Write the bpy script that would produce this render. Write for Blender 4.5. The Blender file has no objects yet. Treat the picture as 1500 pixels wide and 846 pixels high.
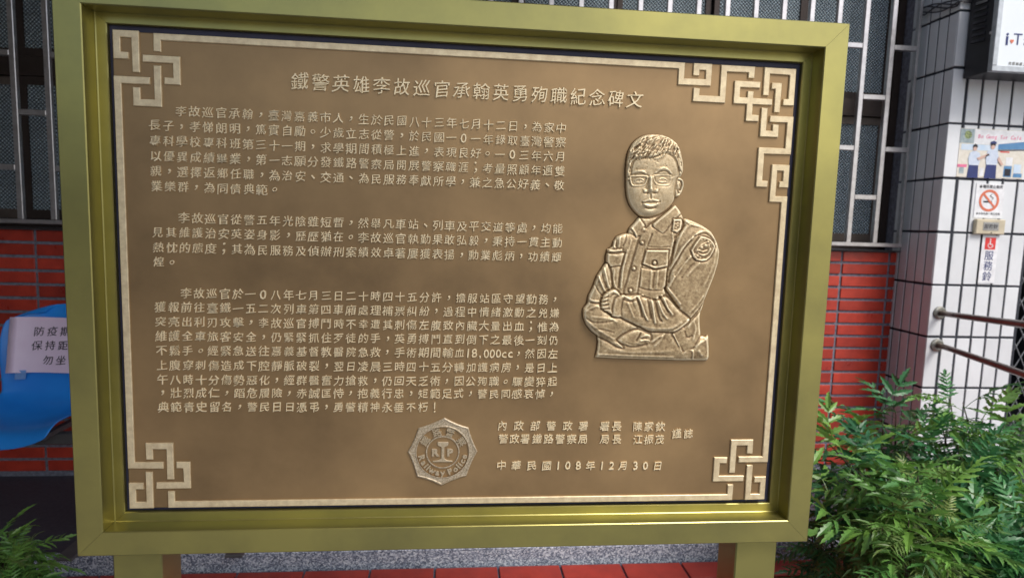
import bpy, bmesh, math, random
import numpy as np
from mathutils import Vector, Matrix

random.seed(7); rng = np.random.default_rng(7)
SC = bpy.context.scene
COL = SC.collection
# ------------------------------------------------------------------ camera
CAM_R = np.array([[0.9953898548337098, -0.09141741400770219, 0.029015397813399513],
                  [0.019245734469489517, -0.10599227098344484, -0.9941806879016012],
                  [0.09396083545209331, 0.9901557932506959, -0.1037442359518266]])
CAM_T = np.array([0.5775895304016985, -0.9934240368761138, 0.5342522818634836])
cd = bpy.data.cameras.new('camera'); cam = bpy.data.objects.new('camera', cd); COL.objects.link(cam)
cd.sensor_width = 36.0; cd.lens = 21.6; cd.clip_start = 0.02; cd.clip_end = 500
m = Matrix.Identity(4)
for i in range(3):
    m[i][0] = CAM_R[0][i]; m[i][1] = -CAM_R[1][i]; m[i][2] = -CAM_R[2][i]; m[i][3] = CAM_T[i]
cam.matrix_world = m
cd.dof.use_dof = True; cd.dof.focus_distance = 1.02; cd.dof.aperture_fstop = 6.3
SC.camera = cam
# ------------------------------------------------------------------ light
SUN_EL, SUN_AZ = math.radians(50), math.radians(148)      # azimuth clockwise from +Y (north)
w = bpy.data.worlds.new('World'); SC.world = w; w.use_nodes = True
nt = w.node_tree; nt.nodes.clear()
sky = nt.nodes.new('ShaderNodeTexSky'); sky.sky_type = 'NISHITA'; sky.sun_disc = False
sky.sun_elevation = SUN_EL; sky.sun_rotation = SUN_AZ; sky.air_density = 1.0; sky.dust_density = 3.0; sky.ozone_density = 1.0
bgn = nt.nodes.new('ShaderNodeBackground'); bgn.inputs[1].default_value = 0.12
ow = nt.nodes.new('ShaderNodeOutputWorld')
nt.links.new(sky.outputs[0], bgn.inputs[0]); nt.links.new(bgn.outputs[0], ow.inputs[0])
sl = bpy.data.lights.new('sun', 'SUN'); sl.energy = 1.7; sl.angle = math.radians(22); sl.color = (1.0, .975, .94)
so = bpy.data.objects.new('sun', sl); COL.objects.link(so)
sd = Vector((math.sin(SUN_AZ)*math.cos(SUN_EL), math.cos(SUN_AZ)*math.cos(SUN_EL), math.sin(SUN_EL)))
so.rotation_euler = sd.to_track_quat('Z', 'Y').to_euler()
SC.view_settings.view_transform = 'Standard'; SC.view_settings.look = 'None'
SC.view_settings.exposure = 0.6; SC.view_settings.gamma = 1.0

def at(x, y, Y):
    """point of the place at depth Y that the photo (1500 x 846) shows at pixel x, y"""
    d = CAM_R.T @ np.array([(x-750)/900, (y-423)/900, 1.0]); d = d/d[1]
    return CAM_T + d*(Y-CAM_T[1])

# ------------------------------------------------------------------ materials
def nodes(name):
    mt = bpy.data.materials.new(name); mt.use_nodes = True
    n = mt.node_tree; return mt, n, n.nodes['Principled BSDF']
def N(n, t, **kw):
    x = n.nodes.new(t)
    for k, v in kw.items():
        if k in ('operation', 'blend_type', 'data_type', 'feature', 'distance', 'attribute_name', 'interpolation', 'wave_type', 'bands_direction'): setattr(x, k, v)
        else: x.inputs[k].default_value = v
    return x
def ramp(n, stops):
    r = n.nodes.new('ShaderNodeValToRGB'); e = r.color_ramp.elements
    while len(e) < len(stops): e.new(0.5)
    for q, (p, c) in zip(e, stops): q.position = p; q.color = (*c, 1)
    return r
def mat(name, c1, c2=None, scale=20, rough=.5, metal=0.0, bump=0.0, bscale=None, detail=5, rvar=0.0, lo=.35, hi=.65, spec=.5, coat=0.0, trans=0.0, stretch=None, objvar=0.0, bdist=.002, obj_coords=False):
    mt, n, b = nodes(name); L = n.links
    b.inputs['Roughness'].default_value = rough; b.inputs['Metallic'].default_value = metal
    b.inputs['Specular IOR Level'].default_value = spec; b.inputs['Coat Weight'].default_value = coat
    tc = n.nodes.new('ShaderNodeTexCoord'); geo = n.nodes.new('ShaderNodeNewGeometry')
    src = tc.outputs['Object'] if obj_coords else geo.outputs['Position']
    if stretch:
        mp = n.nodes.new('ShaderNodeMapping'); mp.inputs['Scale'].default_value = stretch; L.new(src, mp.inputs[0]); src = mp.outputs[0]
    ns = N(n, 'ShaderNodeTexNoise', Scale=scale, Detail=detail, Roughness=.6); L.new(src, ns.inputs['Vector'])
    c2 = c2 or tuple(x*.8 for x in c1)
    r = ramp(n, [(lo, c2), (hi, c1)]); L.new(ns.outputs['Fac'], r.inputs[0]); out = r.outputs[0]
    if objvar:
        oi = n.nodes.new('ShaderNodeObjectInfo'); mr = N(n, 'ShaderNodeMapRange'); mr.inputs['To Min'].default_value = 1-objvar; mr.inputs['To Max'].default_value = 1+objvar
        L.new(oi.outputs['Random'], mr.inputs['Value'])
        hs = N(n, 'ShaderNodeHueSaturation'); L.new(out, hs.inputs['Color']); L.new(mr.outputs[0], hs.inputs['Value']); out = hs.outputs[0]
    L.new(out, b.inputs['Base Color'])
    if rvar:
        mr = N(n, 'ShaderNodeMapRange'); mr.inputs['To Min'].default_value = max(0, rough-rvar); mr.inputs['To Max'].default_value = min(1, rough+rvar)
        L.new(ns.outputs['Fac'], mr.inputs['Value']); L.new(mr.outputs[0], b.inputs['Roughness'])
    if bump:
        nb = N(n, 'ShaderNodeTexNoise', Scale=bscale or scale*6, Detail=4); L.new(src, nb.inputs['Vector'])
        bp = N(n, 'ShaderNodeBump', Strength=bump, Distance=bdist); L.new(nb.outputs['Fac'], bp.inputs['Height']); L.new(bp.outputs[0], b.inputs['Normal'])
    return mt

M = {}
M['frame'] = mat('olive_brass_paint', (.43, .385, .125), (.31, .285, .105), scale=5, rough=.33, metal=.85, rvar=.06, bump=.10, bscale=5, bdist=.006)
M['plate'] = mat('bronze_plate', (.385, .25, .118), (.19, .122, .058), scale=3.6, rough=.42, metal=.55, bump=.15, bscale=60, rvar=.06, lo=.3, hi=.7, bdist=.0006, detail=6)
M['cream'] = mat('polished_bronze_letter', (.80, .67, .43), (.62, .49, .30), scale=70, rough=.42, metal=.35, bump=.25, bscale=350, bdist=.0006)
M['letter'] = mat('bright_bronze_letter', (.92, .78, .52), (.76, .62, .38), scale=90, rough=.45, metal=.2)
M['backing'] = mat('navy_backing', (.045, .045, .085), scale=30, rough=.6)
M['red_tile'] = mat('red_glazed_tile', (.45, .048, .026), (.31, .032, .02), scale=12, rough=.3, bump=.12, bscale=40, objvar=.22, spec=.5, rvar=.08)
M['red_tile_far'] = mat('red_side_wall', (.40, .045, .022), (.30, .03, .016), scale=9, rough=.35)
M['grout_red'] = mat('grey_mortar', (.20, .21, .26), (.11, .115, .14), scale=60, rough=.9, bump=.5, bscale=300)
M['white_tile'] = mat('white_glazed_tile', (.70, .72, .73), (.63, .65, .66), scale=6, rough=.36, bump=.08, bscale=30, objvar=.06)
M['grout_dark'] = mat('dark_mortar', (.035, .04, .05), (.02, .022, .03), scale=80, rough=.9)
M['steel'] = mat('brushed_steel', (.62, .60, .60), (.50, .48, .48), scale=40, rough=.32, metal=.85, rvar=.06)
M['steel_brown'] = mat('worn_brown_steel', (.17, .12, .10), (.10, .07, .06), scale=30, rough=.3, metal=.8, rvar=.08)
M['flange'] = mat('weathered_steel', (.30, .30, .27), (.17, .16, .13), scale=60, rough=.4, metal=.8)
M['sash'] = mat('dark_brown_aluminium', (.05, .036, .03), scale=30, rough=.45, metal=.4)
M['sash_light'] = mat('bronze_aluminium', (.16, .13, .11), scale=30, rough=.4, metal=.6)
M['dark'] = mat('dark_room', (.03, .032, .036), scale=2, rough=.9)
M['cement'] = mat('dark_terrazzo', (.055, .06, .075), (.035, .038, .05), scale=90, rough=.6, bump=.1, bscale=200)
M['plaster'] = mat('grey_plaster', (.42, .42, .40), scale=3, rough=.9)
M['floor_tile'] = mat('red_floor_tile', (.36, .035, .02), (.27, .026, .016), scale=14, rough=.4, bump=.1, bscale=60, objvar=.12)
M['grout_floor'] = mat('blue_grey_mortar', (.10, .12, .17), scale=60, rough=.9)
M['plaster_dark'] = mat('dark_brown_render', (.13, .115, .10), (.09, .08, .07), scale=3, rough=.9)
M['ground'] = mat('paving_ground', (.36, .35, .33), (.28, .27, .26), scale=2, rough=.85)
M['blue'] = mat('blue_moulded_plastic', (.02, .27, .78), (.016, .22, .70), scale=5, rough=.3, bump=.04, bscale=20, spec=.5)
M['grey_metal'] = mat('grey_painted_metal', (.1, .1, .1), scale=20, rough=.5)
M['pink_paper'] = mat('pink_paper', (.76, .62, .74), (.72, .57, .70), scale=12, rough=.28, bump=.12, bscale=14, bdist=.003)
M['tape'] = mat('clear_tape', (.18, .34, .66), scale=30, rough=.12)
M['ink'] = mat('black_ink', (.012, .012, .02), scale=30, rough=.6)
M['ink_blue'] = mat('navy_ink', (.02, .035, .16), scale=30, rough=.5)
M['black_metal'] = mat('black_painted_metal', (.018, .018, .022), scale=30, rough=.45)
M['aluminium'] = mat('aluminium_trim', (.50, .53, .55), scale=40, rough=.4, metal=.6)
M['acrylic'] = mat('white_acrylic', (.78, .82, .84), (.74, .79, .82), scale=3, rough=.2)
M['cream_plastic'] = mat('aged_cream_plastic', (.60, .53, .38), scale=20, rough=.4)
M['grey_label'] = mat('grey_label', (.36, .36, .34), (.25, .25, .24), scale=160, rough=.4)
M['white_print'] = mat('white_print', (.82, .83, .84), scale=30, rough=.35)
M['red_print'] = mat('red_print', (.75, .045, .04), scale=30, rough=.4)
M['orange_print'] = mat('orange_red_print', (.72, .19, .10), scale=30, rough=.4)
M['pink_print'] = mat('pink_print', (.78, .18, .32), scale=30, rough=.4)
M['sky_print'] = mat('pale_blue_print', (.50, .64, .78), (.62, .70, .78), scale=30, rough=.3)
M['blue_print'] = mat('blue_print', (.07, .21, .42), (.10, .26, .46), scale=30, rough=.3)
M['teal_print'] = mat('grey_teal_print', (.22, .29, .32), (.38, .45, .46), scale=60, rough=.3)
M['beige_print'] = mat('beige_print', (.64, .60, .50), (.74, .70, .62), scale=50, rough=.3)
M['skin_print'] = mat('skin_print', (.66, .44, .36), scale=60, rough=.3)
M['green_print'] = mat('green_print', (.35, .42, .14), (.10, .14, .08), scale=220, rough=.3, lo=.45, hi=.55)
M['shirt_print'] = mat('shirt_print', (.50, .58, .70), (.62, .68, .78), scale=90, rough=.3)
M['stem'] = mat('brown_stem', (.10, .075, .045), (.06, .045, .03), scale=60, rough=.8)
M['pot'] = mat('terracotta_pot', (.30, .12, .07), scale=20, rough=.8)
M['soil'] = mat('dark_soil', (.04, .03, .02), scale=60, rough=1, bump=.6)
M['cable'] = mat('black_cable', (.05, .05, .055), scale=30, rough=.5)
M['mesh_grey'] = mat('grey_mesh_wire', (.30, .31, .32), scale=30, rough=.5, metal=.4)

def speckle():
    mt, n, b = nodes('washed_gravel_granite'); L = n.links
    geo = n.nodes.new('ShaderNodeNewGeometry')
    v = N(n, 'ShaderNodeTexVoronoi', Scale=230.0); L.new(geo.outputs['Position'], v.inputs['Vector'])
    sp = n.nodes.new('ShaderNodeSeparateColor'); L.new(v.outputs['Color'], sp.inputs[0])
    r = ramp(n, [(.0, (.06, .075, .11)), (.45, (.20, .23, .29)), (.75, (.42, .46, .52)), (1, (.62, .66, .70))]); L.new(sp.outputs[0], r.inputs[0])
    L.new(r.outputs[0], b.inputs['Base Color']); b.inputs['Roughness'].default_value = .8
    bp = N(n, 'ShaderNodeBump', Strength=.5, Distance=.002); L.new(v.outputs['Distance'], bp.inputs['Height']); bp.invert = True; L.new(bp.outputs[0], b.inputs['Normal'])
    return mt
M['gravel'] = speckle()

def glass(name, base, em=0):
    mt, n, b = nodes(name); L = n.links
    geo = n.nodes.new('ShaderNodeNewGeometry'); s = n.nodes.new('ShaderNodeSeparateXYZ'); L.new(geo.outputs['Position'], s.inputs[0])
    def wave(o):
        a = N(n, 'ShaderNodeMath', operation='MULTIPLY'); a.inputs[1].default_value = 2*math.pi/.017; L.new(o, a.inputs[0])
        c = N(n, 'ShaderNodeMath', operation='SINE'); L.new(a.outputs[0], c.inputs[0]); return c.outputs[0]
    mu = N(n, 'ShaderNodeMath', operation='MULTIPLY'); L.new(wave(s.outputs[0]), mu.inputs[0]); L.new(wave(s.outputs[2]), mu.inputs[1])
    bp = N(n, 'ShaderNodeBump', Strength=.9, Distance=.004); L.new(mu.outputs[0], bp.inputs['Height']); L.new(bp.outputs[0], b.inputs['Normal'])
    r = ramp(n, [(.35, tuple(x*.45 for x in base)), (.95, tuple(min(1, x*1.9) for x in base))]); mr = N(n, 'ShaderNodeMapRange'); mr.inputs['From Min'].default_value = -1; L.new(mu.outputs[0], mr.inputs['Value']); L.new(mr.outputs[0], r.inputs[0]); L.new(r.outputs[0], b.inputs['Base Color']); b.inputs['Roughness'].default_value = .22
    b.inputs['Transmission Weight'].default_value = .45; b.inputs['IOR'].default_value = 1.5
    return mt
M['glass'] = glass('patterned_glass', (.38, .47, .52))

def relief_mat():
    mt, n, b = nodes('rubbed_bronze_relief'); L = n.links
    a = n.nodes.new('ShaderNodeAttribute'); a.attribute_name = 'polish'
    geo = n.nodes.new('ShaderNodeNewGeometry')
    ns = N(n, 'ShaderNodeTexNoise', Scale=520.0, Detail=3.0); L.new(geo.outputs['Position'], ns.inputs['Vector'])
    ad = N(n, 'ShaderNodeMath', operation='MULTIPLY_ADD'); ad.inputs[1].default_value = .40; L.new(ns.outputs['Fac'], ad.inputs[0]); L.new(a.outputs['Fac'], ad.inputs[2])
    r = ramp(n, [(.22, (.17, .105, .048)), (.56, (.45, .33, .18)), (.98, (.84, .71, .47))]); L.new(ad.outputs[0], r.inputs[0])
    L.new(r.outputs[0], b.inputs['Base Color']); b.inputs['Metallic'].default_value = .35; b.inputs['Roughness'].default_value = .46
    bp = N(n, 'ShaderNodeBump', Strength=.07, Distance=.0006); L.new(ns.outputs['Fac'], bp.inputs['Height']); L.new(bp.outputs[0], b.inputs['Normal'])
    return mt
M['relief'] = relief_mat()

def leaf_mat(name, c1, c2):
    mt, n, b = nodes(name); L = n.links
    oi = n.nodes.new('ShaderNodeObjectInfo'); r = ramp(n, [(0, c2), (1, c1)]); L.new(oi.outputs['Random'], r.inputs[0])
    geo = n.nodes.new('ShaderNodeNewGeometry'); ns = N(n, 'ShaderNodeTexNoise', Scale=40.0); L.new(geo.outputs['Position'], ns.inputs['Vector'])
    hs = N(n, 'ShaderNodeHueSaturation'); mr = N(n, 'ShaderNodeMapRange'); mr.inputs['To Min'].default_value = .65; mr.inputs['To Max'].default_value = 1.35
    L.new(ns.outputs['Fac'], mr.inputs['Value']); L.new(mr.outputs[0], hs.inputs['Value']); L.new(r.outputs[0], hs.inputs['Color'])
    L.new(hs.outputs[0], b.inputs['Base Color']); b.inputs['Roughness'].default_value = .33
    tr = n.nodes.new('ShaderNodeBsdfTranslucent'); L.new(hs.outputs[0], tr.inputs[0]); mx = n.nodes.new('ShaderNodeMixShader'); mx.inputs[0].default_value = .25
    L.new(b.outputs[0], mx.inputs[1]); L.new(tr.outputs[0], mx.inputs[2]); L.new(mx.outputs[0], n.nodes['Material Output'].inputs[0])
    return mt
M['leaf_dark'] = leaf_mat('deep_green_leaf', (.085, .26, .08), (.03, .13, .05))
M['leaf_light'] = leaf_mat('fresh_green_leaf', (.20, .38, .07), (.08, .22, .05))
M['leaf_fine'] = leaf_mat('yellow_green_leaf', (.26, .33, .10), (.10, .20, .05))

# ------------------------------------------------------------------ mesh helpers
class MB:
    def __init__(s): s.v = []; s.f = []
    def add(s, v, f):
        o = len(s.v); s.v += [tuple(map(float, p)) for p in v]; s.f += [tuple(o+i for i in q) for q in f]; return s
    def box(s, x0, x1, y0, y1, z0, z1, b=0.0, rot=None, loc=None):
        bm = bmesh.new(); bmesh.ops.create_cube(bm, size=1)
        for v in bm.verts: v.co = Vector(((x0+x1)/2+v.co.x*(x1-x0), (y0+y1)/2+v.co.y*(y1-y0), (z0+z1)/2+v.co.z*(z1-z0)))
        if b: bmesh.ops.bevel(bm, geom=bm.edges[:], offset=b, segments=1, affect='EDGES', profile=.5)
        if rot is not None: bm.transform(rot)
        if loc is not None: bmesh.ops.translate(bm, verts=bm.verts, vec=loc)
        bm.verts.index_update()
        s.add([v.co for v in bm.verts], [[v.index for v in f.verts] for f in bm.faces]); bm.free(); return s
    def tube(s, pts, r, n=8, cap=True):
        pts = [Vector(p) for p in pts]; rs = r if hasattr(r, '__len__') else [r]*len(pts)
        ring = []; up = None
        for i, p in enumerate(pts):
            t = (pts[min(i+1, len(pts)-1)]-pts[max(i-1, 0)]).normalized()
            a = t.orthogonal().normalized() if up is None else (up - t*up.dot(t)).normalized()
            up = a; bb = t.cross(a)
            ring.append([p+(a*math.cos(2*math.pi*k/n)+bb*math.sin(2*math.pi*k/n))*rs[i] for k in range(n)])
        v = [q for rr in ring for q in rr]; f = []
        for i in range(len(pts)-1):
            for k in range(n): f.append((i*n+k, i*n+(k+1) % n, (i+1)*n+(k+1) % n, (i+1)*n+k))
        if cap: f += [tuple(range(n))[::-1], tuple((len(pts)-1)*n+k for k in range(n))]
        return s.add(v, f)
    def prism(s, poly, y0, y1, bev=0.0):
        """polygon in x,z extruded from depth y1 (back) to y0 (front), front edge chamfered"""
        a = sum(poly[i][0]*poly[(i+1) % len(poly)][1]-poly[(i+1) % len(poly)][0]*poly[i][1] for i in range(len(poly)))
        if a < 0: poly = poly[::-1]
        n = len(poly); back = [(p[0], y1, p[1]) for p in poly]
        if bev:
            ins = inset(poly, bev); mid = [(p[0], y0+bev, p[1]) for p in poly]; fr = [(p[0], y0, p[1]) for p in ins]
            v = back+mid+fr
            f = [(i, (i+1) % n, n+(i+1) % n, n+i) for i in range(n)]+[(n+i, n+(i+1) % n, 2*n+(i+1) % n, 2*n+i) for i in range(n)]+[tuple(2*n+i for i in range(n))]
        else:
            v = back+[(p[0], y0, p[1]) for p in poly]
            f = [(i, (i+1) % n, n+(i+1) % n, n+i) for i in range(n)]+[tuple(n+i for i in range(n))]
        f.append(tuple(range(n))[::-1])
        return s.add(v, f)
    def build(s, name, m, parent=None, smooth=False, mats=None, **props):
        me = bpy.data.meshes.new(name); me.from_pydata(s.v, [], s.f)
        me.materials.append(m); me.update()
        if smooth: me.polygons.foreach_set('use_smooth', [True]*len(me.polygons))
        o = bpy.data.objects.new(name, me); COL.objects.link(o)
        if parent is not None: o.parent = parent
        for k, v in props.items(): o[k] = v
        return o
def inset(poly, d):
    n = len(poly); out = []
    for i in range(n):
        p0, p1, p2 = np.array(poly[i-1]), np.array(poly[i]), np.array(poly[(i+1) % n])
        a = (p1-p0)/max(np.linalg.norm(p1-p0), 1e-9); b = (p2-p1)/max(np.linalg.norm(p2-p1), 1e-9)
        na = np.array([-a[1], a[0]]); nb = np.array([-b[1], b[0]]); k = na+nb
        k = k/max(k@k/2, .3)
        out.append(tuple(p1+k*d))
    return out
def tag(o, label=None, cat=None, group=None, kind=None):
    if label: o['label'] = label
    if cat: o['category'] = cat
    if group: o['group'] = group
    if kind: o['kind'] = kind
    return o
def empty(name, loc=(0, 0, 0)):
    o = bpy.data.objects.new(name, None); COL.objects.link(o); o.location = loc; o.empty_display_size = .05; return o
def part(mb, name, m, root, **k):
    """mesh given in world coordinates, parented to a root that may stand away from the origin"""
    o = mb.build(name, m, root, **k); o.matrix_parent_inverse = Matrix.Identity(4) if root.parent else Matrix.Translation(-Vector(world_loc(root))); return o
def world_loc(r):
    l = Vector(r.location)
    while r.parent: r = r.parent; l = l+Vector(r.location)
    return l
def link_copy(o, parent, loc):
    c = o.copy(); COL.objects.link(c); c.parent = parent; c.location = loc; return c

# ------------------------------------------------------------------ text
_tc = bpy.data.curves.new('lettering', 'FONT'); _to = bpy.data.objects.new('lettering', _tc); COL.objects.link(_to)
_tc.resolution_u = 2; _gl = {}; _ga = {}; _rat = []
def glyph_area(ch):
    glyph(ch); return _ga[(ch, 0.0, 0.0)]
def glyph(ch, bev=0.0, off=0.0):
    k = (ch, bev, off)
    if k not in _gl:
        _tc.body = ch; _tc.extrude = .04; _tc.bevel_depth = bev; _tc.bevel_resolution = 0; _tc.offset = off
        bpy.context.view_layer.update(); dg = bpy.context.evaluated_depsgraph_get()
        me = bpy.data.meshes.new_from_object(_to.evaluated_get(dg))
        v = np.empty(len(me.vertices)*3); me.vertices.foreach_get('co', v); v = v.reshape(-1, 3)
        v[:, 2] = (v[:, 2]-v[:, 2].min())/(v[:, 2].max()-v[:, 2].min()+1e-9)
        f = [tuple(p.vertices) for p in me.polygons]; ar = sum(p.area for p in me.polygons if p.normal.z > .9); bpy.data.meshes.remove(me)
        if bev or off:                             # a glyph whose outline breaks when thickened is kept plain
            a0 = glyph_area(ch)
            _rat.append((ch, ar/a0, bev, off))
            if not (.76*a0 < ar < (3.2 if ord(ch) < 256 else 1.9)*a0): return _gl.setdefault(k, glyph(ch, 0.0, 0.0))
        _ga[k] = ar; _gl[k] = (v, f)
    return _gl[k]
PUNCT = '，。、；！'
def put(mb, ch, cx, cz, size, y0, y1, bev=0.0, off=0.0, kai=.075, ang=0.0, wide=1.0, hand=0.0):
    v, f = glyph(ch, bev, off); lo = v.min(0); hi = v.max(0)
    if ch in PUNCT or ord(ch) < 256 or ch == '♥': c = (lo+hi)/2
    else: c = np.array([.5, .38, 0])
    if ord(ch) < 256 and ch not in '.,': c[1] = .35
    if ch == ',': c[1] = .3
    if ch == '.': c[1] = .35
    x = (v[:, 0]-c[0])*size*wide; z = (v[:, 1]-c[1])*size + x*kai
    x = x + (v[:, 1]-c[1])*size*kai*.6
    if hand:                                       # brush-hand irregularity of each carved character
        ang += rng.normal(0, .018)*hand; a_, b_, p_ = rng.normal(0, 1, 3)
        z = z*(1+.02*b_)-.10*x*x/size*(.5+.4*a_)+.02*size*np.sin(x/size*7+p_*2); x = x*(1+.03*p_)+.02*size*np.sin(z/size*6+a_*3)
    ca, sa = math.cos(ang), math.sin(ang)
    X = cx+x*ca-z*sa; Z = cz+x*sa+z*ca
    mb.add(np.stack([X, y1+(y0-y1)*v[:, 2], Z], 1), f)

# =================================================================== SETTING
GZ = -.65; FZ = -.715                       # raised porch floor and red lower floor
EDGE = 1.15                                 # front edge of the porch
def structure(mb, name, m): return tag(mb.build(name, m), kind='structure')
structure(MB().box(-60, 60, -60, 60, FZ-.30, FZ-.035), 'ground', M['ground'])
pf = MB().box(-4.0, 4.6, EDGE+.03, 1.86, GZ-.2, GZ, .0)
structure(pf, 'porch_floor', M['cement'])
kb = MB().box(-4.0, 4.6, EDGE, EDGE+.028, GZ-.2, GZ+.002, .003)
structure(kb, 'porch_kerb', M['gravel'])
# red floor tiles at the foot of the porch
fl = structure(MB().box(-4.0, 4.6, -1.2, EDGE-.002, FZ-.034, FZ-.004), 'lower_floor', M['grout_floor'])
proto = None; fw, fd = .222, .105
nx0 = int(-1.6/.23)
for j in range(7):
    for i in range(-6, 16):
        x = .302 + .2295*i; y = EDGE-.012-.1125*(j+1)
        if y < .2: continue
        if proto is None:
            proto = MB().box(0, fw, 0, fd, 0, .014, .002).build('floor_tile', M['floor_tile'], fl); proto.location = (x, y, FZ-.008)
        else: link_copy(proto, fl, (x, y, FZ-.008+rng.uniform(-.0006, .0006)))
# ------------------------------------------------------------------ building
bld = empty('station_building', (0.6, 2.0, GZ))
tag(bld, 'long station wall of glazed red tiles below barred patterned-glass windows', 'building')
WY = 1.85
WIN_Z = .492
core = MB().box(-4.0, 3.1, WY, 2.05, GZ-.05, .462)
core.box(-4.0, 3.1, WY+.001, 2.05, 2.05, 2.5); core.box(-.25, .35, WY+.002, 2.049, .462, 2.05); core.box(-4.0, -1.88, WY+.002, 2.049, .462, 2.05)
core.box(2.746, 3.099, WY+.002, 2.049, .462, 2.05)
part(core, 'wall_base', M['grout_red'], bld)
room = MB().box(-4.0, 4.6, 3.2, 3.25, GZ, 2.5).box(-4.0, 4.6, 2.06, 3.2, GZ-.02, GZ).box(-4, 4.6, 2.06, 3.2, 2.45, 2.5).box(-4.05, -4.0, 2.06, 3.25, GZ, 2.5).box(4.6, 4.65, 2.06, 3.25, GZ, 2.5)
part(room, 'back_room', M['dark'], bld)
tp = None; TW, TH = .234, .0475; px_, pz_ = .246, .0605
hidden = MB(); rows = 18; binv = Vector(bld.location)
for r in range(rows):
    z = .452-TH-r*pz_
    for i in range(-16, 10):
        x = 2.467+i*px_ + rng.uniform(-.001, .001); x1 = x+TW
        if x > 2.75: continue
        if x > 2.70:
            hid = MB().box(2.713, 2.744, WY-.006, WY+.004, z, z+TH, .0018); part(hid, 'wall_tile', M['red_tile'], bld); continue
        vis = (x < -.75 and x > -1.95) or x > 2.0
        dy = rng.uniform(-.0015, .001)
        if not vis: hidden.box(x, x1, WY-.006, WY+.004, z, z+TH); continue
        if tp is None:
            tp = MB().box(0, TW, -.006, .004, 0, TH, .0018).build('wall_tile', M['red_tile'], bld); tp.location = Vector((x, WY+dy, z))-binv
        else: link_copy(tp, bld, Vector((x, WY+dy, z+rng.uniform(-.0008, .0008)))-binv)
    # cut tile beside the pillar
part(hidden, 'wall_tile_field', M['red_tile'], bld, kind='stuff')

def window(x0, x1):
    f = MB()
    for a in ((x0, x1, 2.02, 2.05),): f.box(a[0], a[1], 1.93, 2.0, a[2]-.02, a[3])
    f.box(x0, x0+.035, 1.93, 2.0, .462, 2.03); f.box(x1-.035, x1, 1.93, 2.0, .462, 2.03); f.box(x0, x1, 1.93, 2.0, .463, .497)
    fo = part(f, 'window', M['sash'], bld)
    n = max(2, round((x1-x0)/.52)); wd = (x1-x0-.07)/n
    for k in range(n):
        a = x0+.035+k*wd; yy = 1.945 if k % 2 else 1.965
        s = MB().box(a, a+.03, yy, yy+.02, .499, 1.115).box(a+wd-.03, a+wd, yy, yy+.02, .499, 1.115).box(a+.03, a+wd-.03, yy, yy+.02, .499, .54).box(a+.03, a+wd-.03, yy, yy+.02, 1.08, 1.115)
        part(s, 'sash', M['sash'] if k % 2 else M['sash_light'], fo)
        part(MB().box(a+.03, a+wd-.03, yy+.007, yy+.011, .54, 1.08), 'pane', M['glass'], fo)
        s = MB().box(a+.005, a+.03, yy-.001, yy+.02, 1.20, 2.0).box(a+wd-.03, a+wd-.005, yy-.001, yy+.02, 1.20, 2.0).box(a+.03, a+wd-.03, yy-.001, yy+.02, 1.20, 1.235)
        part(s, 'sash', M['sash'], fo)
        part(MB().box(a+.03, a+wd-.03, yy+.007, yy+.011, 1.235, 2.0), 'pane', M['glass'], fo)
    part(MB().box(x0+.035, x1-.035, 1.94, 1.995, 1.118, 1.198), 'transom', M['sash'], fo)
    return fo
wl = window(-1.88, -.25); wr = window(.35, 2.740)
def grille(x0, x1, xs, xa):
    """stainless bars in front of a window, rungs staggered like brickwork"""
    g = MB().box(x0, x1, 1.785, 1.815, WIN_Z-.012, WIN_Z+.006, .002)
    go = part(g, 'window_grille', M['steel'], bld)
    part(MB().box(x0, x1, 1.785, 1.815, 1.99, 2.01, .002), 'top_rail', M['steel'], go)
    for k, x in enumerate(xs):
        w_ = .0115 if x < 2.66 else .007
        part(MB().box(x-w_, x+w_, 1.79, 1.812, WIN_Z+.0062, 1.9898, .002), 'bar', M['steel'], go)
        if k+1 < len(xs):
            x2 = xs[k+1]
            for z in ((.94, 1.405, 1.87) if (k+xa) % 2 else (.713, 1.176, 1.64)):
                part(MB().box(x+w_+.0002, x2-(.0115 if x2 < 2.66 else .007)-.0002, 1.7905, 1.8115, z-.0115, z+.0115, .002), 'rung', M['steel'], go)
gxs = [2.45-.1337*k for k in range(15, 0, -1)]+[2.45, 2.5835, 2.712]
grille(.42, 2.722, gxs, 1)
gxl = [-1.247+.1325*k for k in range(-4, 8)]
grille(-1.87, -.29, gxl, 1)
# threshold strip under the windows
part(MB().box(-4.0, 2.74, 1.815, 1.8485, .457, .4625), 'window_ledge', M['sash'], bld)
# roof slabs added out of view, edges placed to shade the wall and board
part(MB().box(1.45, 4.6, 1.75, 2.3, 2.55, 2.67), 'added_shade_slab', M['plaster'], bld)
part(MB().box(-4.0, 1.4485, -2.9, 2.3, 2.55, 2.67), 'added_shade_slab', M['plaster'], bld)
part(MB().box(-2.05, -1.9, -2.6, 1.835, FZ-.03, 2.549), 'added_shade_wall', M['plaster_dark'], bld)  # added unseen wall, keeps light off the left side
part(MB().box(-15, -1.2, -11, -9, FZ-.03, 1.5), 'added_reflection_block', M['plaster_dark'], bld)  # added unseen block behind the camera, darkens reflections in the frame
part(MB().box(-15.3, -.9, -11.3, -8.6, 1.502, 1.65), 'added_reflection_block_top', M['plaster_dark'], bld)  # top of the added reflection block, also unseen

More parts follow.
